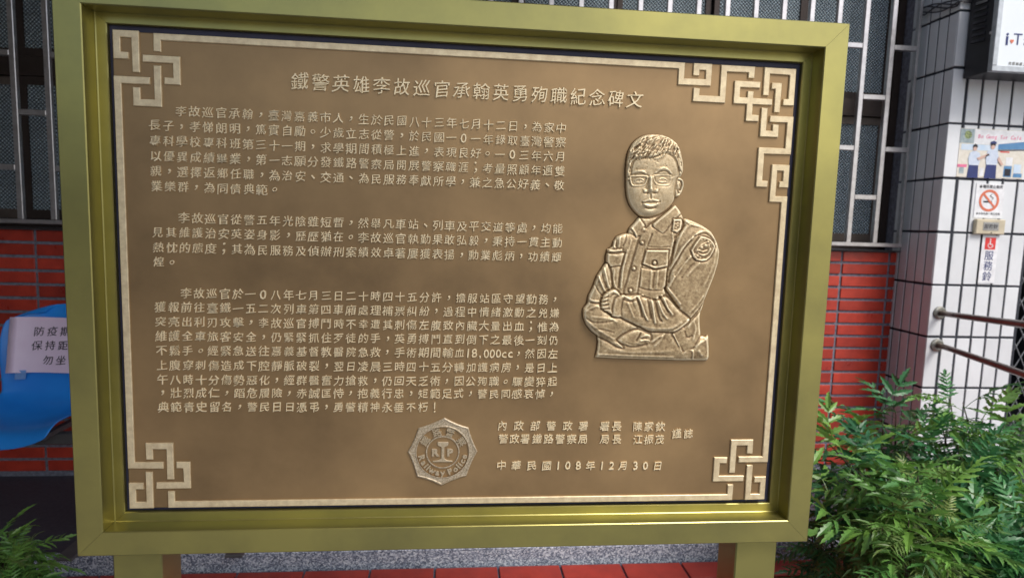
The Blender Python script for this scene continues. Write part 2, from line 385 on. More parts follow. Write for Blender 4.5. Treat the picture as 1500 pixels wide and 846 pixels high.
# ------------------------------------------------------------------ tiled pillar
PX, PY = 2.742, 1.60
pil = empty('tiled_pillar', (2.95, 1.75, GZ)); tag(pil, 'square pillar clad in upright white glazed tiles with dark joints', 'pillar')
part(MB().box(PX+.0045, 3.190, PY+.0045, WY+.19, GZ-.05, 2.549), 'pillar_core', M['grout_dark'], pil)
PW, PH = .0625, .2285; pinv = Vector(pil.location)
fp = sp_ = None
rowz = [1.2763-.2394*k for k in range(-6, 9)]
for z in rowz:
    z0 = z-PH-.0055
    if z0 < GZ-.02: 
        if z-.01 < GZ: continue
    for i in range(6):
        x = PX+.001+i*.0728; 
        loc = Vector((x+.004 if i else x, PY, z0))-pinv
        if fp is None:
            fp = MB().box(0, PW, 0, .012, 0, PH, .0015).build('pillar_tile', M['white_tile'], pil); fp.location = loc
        else: link_copy(fp, pil, loc+Vector((rng.uniform(-.0008, .0008), rng.uniform(-.0008, .0008), rng.uniform(-.001, .001))))
    for i in range(5):
        y = PY+.006+i*.0563
        loc = Vector((PX, y, z0))-pinv
        if sp_ is None:
            sp_ = MB().box(0, .012, 0, .0485, 0, PH, .002).build('pillar_tile', M['white_tile'], pil); sp_.location = loc
        else: link_copy(sp_, pil, loc+Vector((rng.uniform(-.0008, .0008), 0, rng.uniform(-.001, .001))))

# cable strapped round the pillar
cb = MB()
for k in range(4):
    dz = rng.uniform(-.012, .012)
    pts = [(PX-.006, 1.84, 1.585+dz)]
    for t in np.linspace(0, 1, 8): pts.append((PX-.007-.004*k % .007, 1.80-.195*t, 1.57+dz*(1-t)+.02*math.sin(3*t+k)-.015*t))
    pts += [(PX-.005, PY-.008, 1.553+.3*dz), (PX+.03, PY-.010, 1.548+.004*k), (PX+.09, PY-.009, 1.541+.003*k)]
    cb.tube(pts, .0032, 6)
tag(cb.build('power_cable', M['cable'], smooth=True), 'dark bundled cable strapped around the white pillar beside the light box', 'cable')

# ------------------------------------------------------------------ light box sign on the pillar
bx = empty('light_box_sign', (2.784, 1.59, 1.228)); tag(bx, 'white light box sign with black louvred side on top of the pillar', 'sign')
X0, X1, YF, YB, Z0, Z1 = 2.784, 3.40, 1.447, 1.5955, 1.228, 1.62
part(MB().box(X0, X1, YF+.025, YB, Z0, Z1, .003), 'cabinet', M['black_metal'], bx)
rim = MB().box(X0-.001, X1+.001, YF, YF+.0248, Z0-.001, Z0+.022, .002).box(X0-.001, X1+.001, YF, YF+.0248, Z1-.022, Z1+.001, .002)
rim.box(X0-.001, X0+.022, YF, YF+.0248, Z0+.0222, Z1-.0222, .002).box(X1-.022, X1+.001, YF, YF+.0248, Z0+.0222, Z1-.0222, .002)
part(rim, 'rim', M['aluminium'], bx)
part(MB().box(X0+.0222, X1-.0222, YF+.006, YF+.020, Z0+.0222, Z1-.0222), 'face_panel', M['acrylic'], bx)
for k in range(7):
    z = Z0+.150+k*.026
    lv = MB(); lv.add([(X0-.0005, 1.50, z), (X0-.0005, 1.565, z+.004), (X0-.009, 1.565, z-.010), (X0-.009, 1.50, z-.014), (X0-.0005, 1.50, z-.016), (X0-.0005, 1.565, z-.012)],
                     [(0, 1, 2, 3), (3, 2, 5, 4), (0, 3, 4), (1, 5, 2)])
    part(lv, 'louvre', M['black_metal'], bx)
part(MB().tube([(X0, 1.468, 1.385), (X0-.006, 1.468, 1.385)], .006, 12), 'lock', M['steel'], bx)
fcx = at(1471, 58, YF)
t = MB(); x = at(1477, 57, YF)[0]; z = at(1477, 56, YF)[2]
put(t, 'i', x, z, .072, YF+.0045, YF+.0062, off=.02, kai=0)
part(t, 'lettering', M['ink_blue'], bx)
t = MB(); put(t, '♥', at(1484, 60, YF)[0], at(1484, 60.5, YF)[2], .0155, YF+.0045, YF+.0062, kai=0); part(t, 'heart', M['orange_print'], bx)
t = MB(); xx = at(1493, 55, YF)[0]
for k, ch in enumerate('Taiwan'): put(t, ch, xx+.041*k, z+(.0 if ch == 'T' else 0), .068, YF+.0045, YF+.0062, kai=0, off=-.008)
part(t, 'lettering', M['ink_blue'], bx)
t = MB(); z = at(1490, 93, YF)[2]
for k, ch in enumerate('免費無線上網'): put(t, ch, at(1481, 94, YF)[0]+.0165*k, z, .0145, YF+.0045, YF+.0062, kai=.1)
part(t, 'small_lettering', M['grey_label'], bx)

# ------------------------------------------------------------------ poster, signs and bell on the pillar
YP = PY-.0015
def q3(x, y): p = at(x, y, PY); return (p[0], p[2])
po = empty('photo_poster', (2.96, YP, .80)); tag(po, 'colour photo poster of two saluting officers on the white pillar', 'poster')
x0, z0 = 2.803, .806; x1, z1 = 3.125, 1.018
def flat(root, name, pts, m, lay, **k):
    return part(MB().prism([tuple(p) for p in pts], YP-.0004*(lay+1), YP-.0004*lay), name, m, root, **k)
def rc(a, b, c, d): return [(a, c), (b, c), (b, d), (a, d)]
PT = lambda u, v: (x0+u*(x1-x0), z1-v*(z1-z0))            # poster coordinates 0..1 from the top left
def pr(u0, u1, v0, v1): return [PT(u0, v1), PT(u1, v1), PT(u1, v0), PT(u0, v0)]
part(MB().box(x0, x1, YP-.0002, PY+.0003, z0, z1), 'sheet', M['beige_print'], po)
flat(po, 'print', pr(.0, .21, .01, .30), M['teal_print'], 1)
flat(po, 'print', [PT(.115+.055*math.cos(a), .13+.085*math.sin(a)) for a in np.linspace(0, 6.28, 20)[:-1]], M['green_print'], 2)
flat(po, 'print', [PT(.21, .01), PT(1, .01), PT(1, .22), PT(.5, .31), PT(.21, .31)], M['white_print'], 1)
flat(po, 'print', [PT(.58, .30), PT(1, .22), PT(1, .38), PT(.58, .41)], M['blue_print'], 1)
flat(po, 'print', pr(.03, .58, .32, .44), M['sky_print'], 1)
flat(po, 'print', [PT(.58, .415), PT(1, .385), PT(1, .41), PT(.58, .44)], M['grey_metal'], 1)
flat(po, 'print', pr(.62, .76, .44, .465), M['red_print'], 1)
flat(po, 'print', pr(.0, .14, .74, .80), M['pink_print'], 1)
flat(po, 'print', pr(.03, .10, .80, .93), M['teal_print'], 1)
flat(po, 'print', pr(.70, .82, .74, .97), M['blue_print'], 1); flat(po, 'print', pr(.715, .805, .80, .95), M['ink'], 2)
flat(po, 'print', pr(.72, .82, .56, .73), M['white_print'], 1); flat(po, 'print', pr(.85, .96, .70, .88), M['sky_print'], 1)
flat(po, 'print', pr(.85, .98, .89, .97), M['blue_print'], 2)
flat(po, 'print', pr(.34, .40, .80, .97), M['white_print'], 1)
def officer(cx, top, s, cap):
    u = lambda a: cx+a*s; v = lambda b: top+b*s*1.52
    flat(po, 'print', [PT(u(-.15), v(.62)), PT(u(.17), v(.62)), PT(u(.19), v(1.02)), PT(u(-.19), v(1.02))], M['ink_blue'], 3)
    flat(po, 'print', [PT(u(-.16), v(.63)), PT(u(-.20), v(.42)), PT(u(-.15), v(.24)), PT(u(-.05), v(.19)), PT(u(.06), v(.19)), PT(u(.17), v(.24)), PT(u(.22), v(.42)), PT(u(.17), v(.63))], M['shirt_print'], 4)
    flat(po, 'print', [PT(u(.07*math.cos(a)), v(.10+.09*math.sin(a))) for a in np.linspace(0, 6.28, 16)[:-1]], M['skin_print'], 5)
    flat(po, 'print', [PT(u(-.075), v(.09)), PT(u(-.07), v(.01)), PT(u(0), v(-.03)), PT(u(.07), v(.01)), PT(u(.08), v(.09)), PT(u(.0), v(.06))], M['ink'], 6)
    if cap: flat(po, 'print', [PT(u(-.10), v(.03)), PT(u(-.08), v(-.03)), PT(u(0), v(-.06)), PT(u(.09), v(-.03)), PT(u(.10), v(.03)), PT(u(0), v(.015))], M['ink_blue'], 7)
officer(.235, .33, .44, False); officer(.50, .275, .475, True)
flat(po, 'print', [PT(.27, .60), PT(.44, .50), PT(.46, .53), PT(.30, .65)], M['skin_print'], 8)
flat(po, 'print', [PT(.39, .56), PT(.50, .44), PT(.52, .46), PT(.42, .60)], M['shirt_print'], 8)
flat(po, 'print', [PT(.60, .55), PT(.68, .72), PT(.65, .74), PT(.58, .62)], M['skin_print'], 8)
t = MB()
for k, ch in enumerate('Bo Gong Tor Café'):
    if ch != ' ': put(t, ch, *PT(.285+.041*k, .15), .023, YP-.0011, YP-.0008, kai=.08, off=.012)
part(t, 'print', M['pink_print'], po)

ns_ = empty('no_smoking_sign', (2.975, YP, .62)); tag(ns_, 'small white no smoking sign stuck above the beige bell box', 'sign')
def quad(a, b, c, d): return [q3(*a), q3(*b), q3(*c), q3(*d)]
ax, bxx, az, bz = 2.906, 3.045, .6265, .779
part(MB().box(ax, bxx, YP-.0006, PY, az, bz), 'sheet', M['white_print'], ns_)
cxx, czz = (ax+bxx)/2-.002, .705
def ringp(cx, cz, r0, r1, y0, y1, n=40, a0=0, a1=2*math.pi):
    mb = MB(); v = []; f = []
    for k in range(n):
        a = a0+(a1-a0)*k/n if abs(a1-a0-2*math.pi) < 1e-6 else a0+(a1-a0)*k/(n-1)
        c, s = math.cos(a), math.sin(a)
        v += [(cx+r0*c, y0, cz+r0*s), (cx+r1*c, y0, cz+r1*s), (cx+r1*c, y1, cz+r1*s), (cx+r0*c, y1, cz+r0*s)]
    rr = n if abs(a1-a0-2*math.pi) < 1e-6 else n-1
    for k in range(rr):
        p, q = 4*k, 4*((k+1) % n)
        f += [(p, p+1, q+1, q), (p+1, p+2, q+2, q+1), (p+3, p, q, q+3), (p+2, p+3, q+3, q+2)]
    return mb.add(v, f)
part(ringp(cxx, czz, .038, .049, YP-.0016, YP-.0005), 'print', M['orange_print'], ns_)
s5 = .0045
flat(ns_, 'print', [(cxx-.032-s5*.7, czz+.032-s5*.7), (cxx-.032+s5*.7, czz+.032+s5*.7), (cxx+.032+s5*.7, czz-.032+s5*.7), (cxx+.032-s5*.7, czz-.032-s5*.7)][::1], M['orange_print'], 4)
flat(ns_, 'print', rc(cxx-.027, cxx+.016, czz-.009, czz-.002), M['ink'], 2)
sm = MB(); sm.tube([(cxx+.012+.008*math.sin(k*.9), YP-.0018, czz+.004+k*.0035) for k in range(8)], .0014, 5); part(sm, 'print', M['grey_label'], ns_)
t = MB()
for k, ch in enumerate('本場所禁止吸菸'): put(t, ch, ax+.0215+.0165*k, bz-.012, .0165, YP-.0012, YP-.0005, kai=0, off=.015)
part(t, 'lettering', M['ink'], ns_)
t = MB()
for k, ch in enumerate('違者最高處一萬元罰鍰'): put(t, ch, ax+.016+.0118*k, az+.020, .0105, YP-.0012, YP-.0005, kai=0)
part(t, 'lettering', M['ink'], ns_)

be = empty('bell_box', (2.98, YP, .553)); tag(be, 'beige plastic bell box with grey label under the no smoking sign', 'bell')
part(MB().box(2.908, 3.052, PY-.020, PY+.0002, .5535, .6215, .004), 'housing', M['cream_plastic'], be)
part(MB().box(2.942, 3.018, PY-.0215, PY-.0201, .571, .608, .0006), 'label_plate', M['grey_label'], be)
t = MB()
for k, ch in enumerate('服務鈴'): put(t, ch, 2.957+.0225*k, .5895, .022, PY-.0222, PY-.0216, kai=0, off=.012)
part(t, 'lettering', M['grey_metal'], be)
part(MB().tube([(2.985, PY-.020, .5615), (2.985, PY-.0225, .5615)], .0032, 10), 'screw', M['flange'], be)

sv = empty('service_bell_sign', (3.0, YP, .33)); tag(sv, 'narrow white upright sign with red wheelchair symbol below the bell box', 'sign')
ax, bx2, az, bz = 2.9625, 3.042, .332, .5485
part(MB().box(ax, bx2, YP-.0012, PY, az, bz), 'sheet', M['white_print'], sv)
def flat2(root, name, pts, m, y0, y1): return part(MB().prism(pts, y0, y1), name, m, root)
mxx = (ax+bx2)/2
flat2(sv, 'print', rc(mxx-.026, mxx+.026, bz-.063, bz-.009), M['red_print'], YP-.0018, YP-.0012)
wc = MB(); yy0 = YP-.0024
wc.prism(rc(mxx-.004, mxx+.0015, bz-.039, bz-.023), yy0, YP-.0018); wc.prism(rc(mxx-.004, mxx+.011, bz-.041, bz-.0375), yy0-.0002, YP-.0018)
wc.prism([(mxx+.009, bz-.041), (mxx+.012, bz-.040), (mxx+.016, bz-.051), (mxx+.013, bz-.052)], yy0, YP-.0018)
wc.prism([(mxx-.0015+.0035*math.cos(a), bz-.0175+.0035*math.sin(a)) for a in np.linspace(0, 6.28, 12)[:-1]], yy0, YP-.0018)
w2 = ringp(mxx, bz-.044, .0095, .0125, yy0, YP-.0018, 24, math.radians(130), math.radians(350)); wc.add(w2.v, w2.f)
part(wc, 'print', M['white_print'], sv)
t = MB()
for k, ch in enumerate('服務鈴'): put(t, ch, mxx, bz-.090-.0475*k, .046, YP-.0020, YP-.0011, kai=0, off=.003)
part(t, 'lettering', M['ink_blue'], sv)

# ------------------------------------------------------------------ handrails coming forward from the pillar
def rail(sx, sy, ex, ey, label):
    a = Vector(at(sx, sy, PY-.048)); b = Vector(at(ex, ey, .80)); c = b+(b-a)*.35
    root = empty('handrail', tuple(a)); tag(root, label, 'handrail', 'handrails fixed to the white pillar')
    w_ = Vector((a.x, PY+.001, a.z))
    bend = [Vector((w_.x, PY-.001, w_.z)), Vector((w_.x, PY-.020, w_.z)), Vector((w_.x-.004, PY-.036, w_.z+.001)), a+(b-a).normalized()*.025]
    part(MB().tube(bend+[b, c], .0125, 16), 'rail', M['steel_brown'], root, smooth=True)
    part(MB().tube([(w_.x, PY-.0005, w_.z), (w_.x, PY-.007, w_.z), (w_.x, PY-.010, w_.z)], [.030, .030, .022], 24), 'flange', M['flange'], root, smooth=False)
    part(MB().tube([(c.x, c.y, c.z+.011), (c.x, c.y, FZ-.003)], .014, 12), 'upright', M['steel_brown'], root, smooth=True)
rail(1388, 460, 1500, 475, 'upper brown steel handrail with round flange on the white pillar')
rail(1384, 508, 1500, 548, 'lower brown steel handrail ending on the white pillar above the shrub')

# diamond mesh gate seen past the pillar
gt = empty('mesh_gate', (3.6, 2.0, GZ)); tag(gt, 'grey diamond mesh gate at the right edge beyond the pillar', 'gate')
gm = MB(); gx0, gx1, gz0, gz1 = 3.25, 4.5, GZ+.02, 1.9
d = .065
for sgn in (1, -1):
    k = -60
    for k in range(-60, 80):
        # line x = gx0 + k*d + sgn*(z-gz0)*.5
        pts = []
        za, zb = gz0, gz1; xa = gx0+k*d; xb = xa+sgn*(zb-za)*.55
        t0, t1 = 0., 1.
        dx = xb-xa
        lo_ = (gx0-xa)/dx; hi_ = (gx1-xa)/dx
        if lo_ > hi_: lo_, hi_ = hi_, lo_
        t0 = max(0, lo_); t1 = min(1, hi_)
        if t1-t0 < .01: continue
        yy = 1.98+(.003 if sgn > 0 else -.003)
        gm.tube([(xa+dx*t0, yy, za+(zb-za)*t0), (xa+dx*t1, yy, za+(zb-za)*t1)], .0028, 5, cap=False)
part(gm, 'wire_mesh', M['mesh_grey'], gt, kind='stuff')
part(MB().box(gx0-.03, gx1+.03, 1.965, 1.995, gz0-.015, gz0, .002).box(gx0-.03, gx1+.03, 1.965, 1.995, gz1, gz1+.03, .002).box(gx0-.03, gx0, 1.965, 1.995, gz0+.0002, gz1-.0002, .002).box(gx1, gx1+.03, 1.965, 1.995, gz0+.0002, gz1-.0002, .002), 'gate_frame', M['grey_metal'], gt)

# =================================================================== BLUE CHAIR
def chair():
    cx, yb = at(87, 500, 1.52)[0], 1.52
    root = empty('plastic_chair', (cx, 1.35, GZ)); tag(root, 'blue moulded plastic waiting chair with pink paper notice on its back', 'chair')
    # profile of the shell (y, z) from the top of the back to the front lip; half width per station
    prof = [(1.575, .172, .06), (1.572, .168, .13), (1.565, .150, .175), (1.555, .115, .200), (1.540, .05, .213), (1.525, -.02, .214), (1.512, -.09, .207), (1.502, -.15, .203), (1.487, -.18, .206), (1.455, -.205, .213), (1.40, -.217, .218), (1.33, -.218, .221), (1.26, -.212, .222), (1.19, -.207, .220), (1.145, -.214, .215), (1.125, -.235, .207), (1.118, -.258, .197)]
    n = 21; v = []; f = []
    for i, (y, z, hw) in enumerate(prof):
        s = i/(len(prof)-1)
        for j in range(n):
            u = (j/(n-1))*2-1
            back = max(0, 1-s/.5); seat = min(1, max(0, (s-.45)/.2))
            cup = abs(u)**2.6
            yy = y - .045*cup*min(1, back*1.4+.25)*(1-seat*.8)
            zz = z + .042*cup*seat - (.030*abs(u)**3 if i < 3 else 0)
            v.append((cx+u*hw*.95, yy, zz))
    for i in range(len(prof)-1):
        for j in range(n-1): f.append((i*n+j, i*n+j+1, (i+1)*n+j+1, (i+1)*n+j))
    sh = part(MB().add(v, f), 'seat_shell', M['blue'], root, smooth=True)
    md = sh.modifiers.new('thickness', 'SOLIDIFY'); md.thickness = .006; md.offset = 0
    sb = sh.modifiers.new('round', 'SUBSURF'); sb.levels = 1; sb.render_levels = 2
    part(MB().box(cx-.24, cx+.9, 1.33, 1.37, -.315, -.275, .003), 'beam', M['grey_metal'], root)
    for dx in (.22, .78):
        part(MB().box(cx+dx-.02, cx+dx+.02, 1.335, 1.365, GZ+.012, -.316, .002), 'leg', M['grey_metal'], root)
        part(MB().box(cx+dx-.03, cx+dx+.03, 1.12, 1.56, GZ+.0005, GZ+.0118, .002), 'foot', M['grey_metal'], root)
    for dx in (-.08, .08): part(MB().box(cx+dx-.012, cx+dx+.012, 1.25, 1.46, -.2745, -.256, .001), 'bracket', M['grey_metal'], root)
    return cx
ccx = chair()
# paper notice taped on the back
def paper():
    z1, z0 = .122, -.088; hw = .168
    root = empty('paper_notice', (ccx, 1.52, z0)); tag(root, 'pink paper notice with black writing taped to the blue chair back', 'paper notice')
    ys = lambda u, z: 1.5265+(z-.02)*.19*1.0-.045*abs(u*.87)**2.6*.9-.0085
    n, m_ = 15, 8; v = []; f = []
    for i in range(m_):
        for j in range(n):
            u = j/(n-1)*2-1; z = z1+(z0-z1)*i/(m_-1)
            x = ccx+u*hw; v.append((x, ys(u, z)+.0008*math.sin(7*u+3*z*30), z-(.004*u)))
    nn = len(v); v += [(a, b+.0006, c) for a, b, c in v[:nn]]
    for i in range(m_-1):
        for j in range(n-1):
            a = i*n+j; f.append((a, a+n, a+n+1, a+1)); f.append((nn+a, nn+a+1, nn+a+n+1, nn+a+n))
    for i in range(m_-1):
        f.append((i*n, nn+i*n, nn+(i+1)*n, (i+1)*n)); f.append((i*n+n-1, (i+1)*n+n-1, nn+(i+1)*n+n-1, nn+i*n+n-1))
    part(MB().add(v, f), 'sheet', M['pink_paper'], root, smooth=True)
    t = MB()
    for r, (s, z) in enumerate((('防疫期間', .070), ('保持距離', .016), ('勿坐', -.040))):
        for k, ch in enumerate(s):
            u = (k-(len(s)-1)/2)*.0465-.004-.004*r
            tm = MB(); put(tm, ch, ccx+u, z, .038, -1, 0, kai=.08, off=.004)
            for p in range(len(tm.v)):
                x, yy, zz = tm.v[p]; tm.v[p] = (x, ys((x-ccx)/hw, zz)-.0012+.0008*(yy+1), zz)
            t.add(tm.v, tm.f)
    part(t, 'lettering', M['ink'], root)
    for u in (-.72, .45):
        v = []; 
        for zz in (z0+.012, z0-.022):
            for du in (-.10, .10): v.append((ccx+(u+du+zz*.2)*hw, ys(u+du, zz)-.0012, zz))
        part(MB().add(v+[(a, b+.0004, c) for a, b, c in v], [(0, 2, 3, 1), (4, 5, 7, 6), (0, 1, 5, 4), (2, 6, 7, 3), (0, 4, 6, 2), (1, 3, 7, 5)]), 'tape', M['tape'], root)
paper()

# =================================================================== MEMORIAL BOARD
W, H = 1.2, .8695
bd = empty('memorial_board', (.6, .03, FZ)); tag(bd, 'bronze memorial plaque in a wide olive brass frame standing on two posts', 'memorial plaque')
FY = -.026
# mitred frame rails: (margin, depth) profile with small bright chamfers
prf = [(0, .05), (0, FY+.0015), (.0015, FY), (.0380, FY), (.0394, FY+.0014), (.0394, .0072), (.0408, .0086), (.0538, .0086), (.0552, .0100), (.0552, .0165), (.035, .0165), (.035, .05)]
def frame_rail(side):
    v = []; f = []; g = .0002
    for e in (0, 1):
        for mg, y in prf:
            if side in 'TB':
                z = H-mg if side == 'T' else mg
                v.append(((mg+g) if e == 0 else W-mg-g, y, z))
            else:
                x = mg if side == 'L' else W-mg
                v.append((x, y, (mg+g) if e == 0 else H-mg-g))
    n = len(prf)
    for k in range(n): f.append((k, (k+1) % n, n+(k+1) % n, n+k))
    f += [tuple(range(n))[::-1], tuple(range(n, 2*n))]
    mb = MB().add(v, f); o = part(mb, 'frame_rail', M['frame'], bd)
    bm = bmesh.new(); bm.from_mesh(o.data); bmesh.ops.recalc_face_normals(bm, faces=bm.faces); bm.to_mesh(o.data); bm.free()
for s_ in 'TBLR': frame_rail(s_)
part(MB().box(.036, W-.036, .017, .048, .036, H-.036), 'backing_board', M['backing'], bd)
PLY = .0026
part(MB().box(.0655, W-.068, PLY, .0168, .0645, H-.0668, .0012), 'bronze_plate', M['plate'], bd)
for x0_, x1_ in ((.038, .1136), (1.0841, 1.160)):
    part(MB().box(x0_, x1_, .0, .070, FZ-.003, -.0002, .0022), 'post', M['frame'], bd)
# fret bands --------------------------------------------------------
FRET = [[[89.0,767.6],[72.6,767.6],[72.6,798.7],[99.1,798.7],[99.1,743.9]],
[[130.1,775.4],[130.1,797.0],[936.2,797.0],[936.2,772.2],[981.6,772.2],[981.6,796.8],[960.8,796.8],[960.8,782.2]],
[[108.9,764.8],[157.0,764.8],[157.0,733.8],[139.0,733.8]],
[[129.2,755.3],[129.2,700.3],[98.6,700.3],[98.6,722.2]],
[[118.3,732.3],[71.8,732.3],[71.8,136.4],[120.5,136.4]],
[[99.6,145.9],[99.6,168.0],[130.9,168.0],[130.9,113.0]],
[[140.4,136.4],[156.3,136.4],[156.3,102.8],[108.9,102.8]],
[[89.1,102.2],[72.0,102.2],[72.0,70.4],[98.2,70.4],[98.2,125.2]],
[[131.2,92.8],[131.2,70.7],[1066.0,70.7],[1066.0,94.2]],
[[1066.8,115.3],[1066.8,169.7],[1096.6,169.7],[1096.6,149.9]],
[[1056.6,138.1],[1038.4,138.1],[1038.4,104.8],[1088.8,104.8]],
[[1098.9,129.0],[1098.9,71.2],[1124.6,71.2],[1124.6,102.7],[1108.5,102.7]],
[[1077.1,139.4],[1125.6,139.4],[1125.6,589.6],[1104.6,589.6],[1104.6,641.2],[1125.5,641.2],[1125.5,614.0],[1114.4,614.0]],
[[962.6,763.2],[962.6,746.6],[1007.2,746.6],[1007.2,796.4],[1053.8,796.4],[1053.8,782.7]],
[[1070.3,772.8],[1031.3,772.8],[1031.3,746.8],[1092.2,746.8]],
[[1054.2,762.7],[1054.2,719.7],[1071.0,719.7]],
[[1080.1,756.5],[1080.1,796.2],[1124.4,796.2],[1124.4,747.4],[1110.6,747.4]],
[[1089.1,772.6],[1101.2,772.6],[1101.2,730.4]],
[[1079.9,737.1],[1079.9,695.7],[1101.2,695.7],[1101.2,711.4]],
[[1090.1,719.7],[1125.7,719.7],[1125.7,668.0],[1079.4,668.0],[1079.4,613.8],[1094.6,613.8]]]
def strip(path, hw, y0, y1, bev):
    P = [np.array(p)*.001 for p in path]; n = len(P); L_, R_ = [], []
    for i in range(n):
        a = (P[i]-P[i-1]) if i else (P[1]-P[0]); b = (P[i+1]-P[i]) if i < n-1 else a
        a = a/np.linalg.norm(a); b = b/np.linalg.norm(b)
        na = np.array([-a[1], a[0]]); nb = np.array([-b[1], b[0]]); k = na+nb; k = k/(k@k/2)*1.0
        L_.append(P[i]+k*hw); R_.append(P[i]-k*hw)
    v = []; f = []
    for i in range(n):
        l, r = L_[i], R_[i]; c = (l+r)/2; sc = (hw-bev)/hw; li = c+(l-c)*sc; ri = c+(r-c)*sc
        e = np.zeros(2)
        if i == 0: e = (P[1]-P[0])/np.linalg.norm(P[1]-P[0])*bev
        if i == n-1: e = -(P[-1]-P[-2])/np.linalg.norm(P[-1]-P[-2])*bev
        jit = rng.normal(0, .00018, 2)
        v += [(l[0], y1, l[1]), (l[0]+jit[0], y0+bev, l[1]+jit[1]), (li[0]+e[0]+jit[0], y0, li[1]+e[1]+jit[1]), (ri[0]+e[0]-jit[1], y0, ri[1]+e[1]+jit[0]), (r[0]-jit[1], y0+bev, r[1]+jit[0]), (r[0], y1, r[1])]
    for i in range(n-1):
        for k in range(5): f.append((i*6+k, i*6+k+1, (i+1)*6+k+1, (i+1)*6+k))
    f += [(5, 4, 3, 2, 1, 0), tuple((n-1)*6+k for k in range(6))]
    o = part(MB().add(v, f), 'fret_band', M['cream'], bd)
    bm = bmesh.new(); bm.from_mesh(o.data); bmesh.ops.recalc_face_normals(bm, faces=bm.faces); bm.to_mesh(o.data); bm.free()
for k, pth in enumerate(FRET): strip(pth, .0052, -.0004-.00003*k, PLY+.0002, .0009)
# the two crossing strips share the band width; the crossing one sits a hair prouder
# inscription -------------------------------------------------------
BODY = [(.6904, '　　李故巡官承翰，臺灣嘉義市人，生於民國八十三年七月十二日，為家中'),
(.6680, '長子，孝悌朗明，篤實自勵。少歲立志從警，於民國一０一年錄取臺灣警察'),
(.6452, '專科學校專科班第三十一期，求學期間積極上進，表現良好。一０三年六月'),
(.6225, '以優異成績畢業，第一志願分發鐵路警察局開展警察職涯；考量照顧年邁雙'),
(.5998, '親，選擇返鄉任職，為治安、交通、為民服務奉獻所學，兼之急公好義、敬'),
(.5771, '業樂群，為同儕典範。'),
(.5301, '　　李故巡官從警五年光陰雖短暫，然舉凡車站、列車及平交道等處，均能'),
(.5074, '見其維護治安英姿身影，歷歷猶在。李故巡官執勤果敢弘毅，秉持一貫主動'),
(.4840, '熱忱的態度；其為民服務及偵辦刑案績效卓著屢獲表揚，勳業彪炳，功績輝'),
(.4617, '煌。'),
(.4140, '　　李故巡官於一０八年七月三日二十時四十五分許，擔服站區守望勤務，'),
(.3914, '獲報前往臺鐵一五二次列車第四車廂處理補票糾紛，過程中情緒激動之兇嫌'),
(.3686, '突亮出利刃攻擊，李故巡官搏鬥時不幸遭其刺傷左腹致內臟大量出血；惟為'),
(.3458, '維護全車旅客安全，仍緊緊抓住歹徒的手，英勇搏鬥直到倒下之最後一刻仍'),
(.3230, '不鬆手。經緊急送往嘉義基督教醫院急救，手術期間輸血########，然因左'),
(.2994, '上腹穿刺傷造成下腔靜脈破裂，翌日凌晨三時四十五分轉加護病房，是日上'),
(.2760, '午八時十分傷勢惡化，經群醫奮力搶救，仍回天乏術，因公殉職。驟變猝起'),
(.2548, '，壯烈成仁，蹈危履險，赤誠匡恃，抱義行忠，矩範足式，警民同感哀悼，'),
(.2320, '典範青史留名，警民日日憑弔，勇警精神永垂不朽！')]
YL = .0001                                   # front of the letters
def ch_y(): return YL
for z, s in BODY:
    mb = MB(); s2 = []; k = 0.0
    if '#' in s:
        a, b = s.split('########')
        s2 = [(c, i) for i, c in enumerate(a)]
        s2 += [(c, len(a)-.25+.51*i) for i, c in enumerate('18,000cc')]
        s2 += [(c, len(a)+4+i) for i, c in enumerate(b)]
    else: s2 = [(c, i) for i, c in enumerate(s)]
    for c, i in s2:
        if c == '　': continue
        ro = rng.uniform(-.0004, .0004)
        if c == '０': c = '0'
        sz = .0172*rng.uniform(.96, 1.03) if ord(c) > 255 and c not in PUNCT else (.0225 if c in PUNCT else .0205)
        put(mb, c, .1229+.01940*i+ro, z+rng.uniform(-.0004, .0004), sz, YL, PLY+.0001, off=-.004 if ord(c) > 255 and c != '左' else .0, hand=1.0)
    part(mb, 'inscription_line', M['letter'], bd)
mb = MB(); tt = '鐵警英雄李故巡官承翰英勇殉職紀念碑文'
a0, a1 = at(439, 119, 0), at(930, 146, 0)
for i, c in enumerate(tt):
    q = i/(len(tt)-1); put(mb, c, a0[0]+(a1[0]-a0[0])*q, a0[2]+(a1[2]-a0[2])*q, .0272, YL-.0003, PLY+.0001, bev=.006, off=-.004, hand=1.0)
part(mb, 'title_line', M['letter'], bd)
def spaced(items, size=.0172):
    mb = MB()
    for c, x, y in items:
        p = at(x, y, 0); put(mb, c, p[0], p[2], size*(1.15 if ord(c) < 256 else 1), YL, PLY+.0001, off=0 if ord(c) > 255 else .006, hand=1.0)
    part(mb, 'inscription_line', M['letter'], bd)
spaced([(c, x, 623+(x-736)*.006) for c, x in zip('內政部警政署署長陳家欽', (736, 760, 784, 807.5, 831.5, 854.5, 886, 903.5, 934, 950.5, 967.5))])
spaced([(c, x, 642.3+(x-736)*.004) for c, x in zip('警政署鐵路警察局局長江振茂', (737.5, 753.5, 769, 786.5, 803.5, 820.5, 837.5, 854, 886, 903.5, 934.5, 950.5, 966.5))])
spaced([('謹', 991.5, 634.5), ('誌', 1008.5, 635)])
spaced([(c, x, 681.3+(x-736)*.002) for c, x in zip('中華民國108年12月30日', (734.5, 756, 779, 801, 818, 832, 847, 865, 882, 896, 913, 931, 945.5, 963.5))])
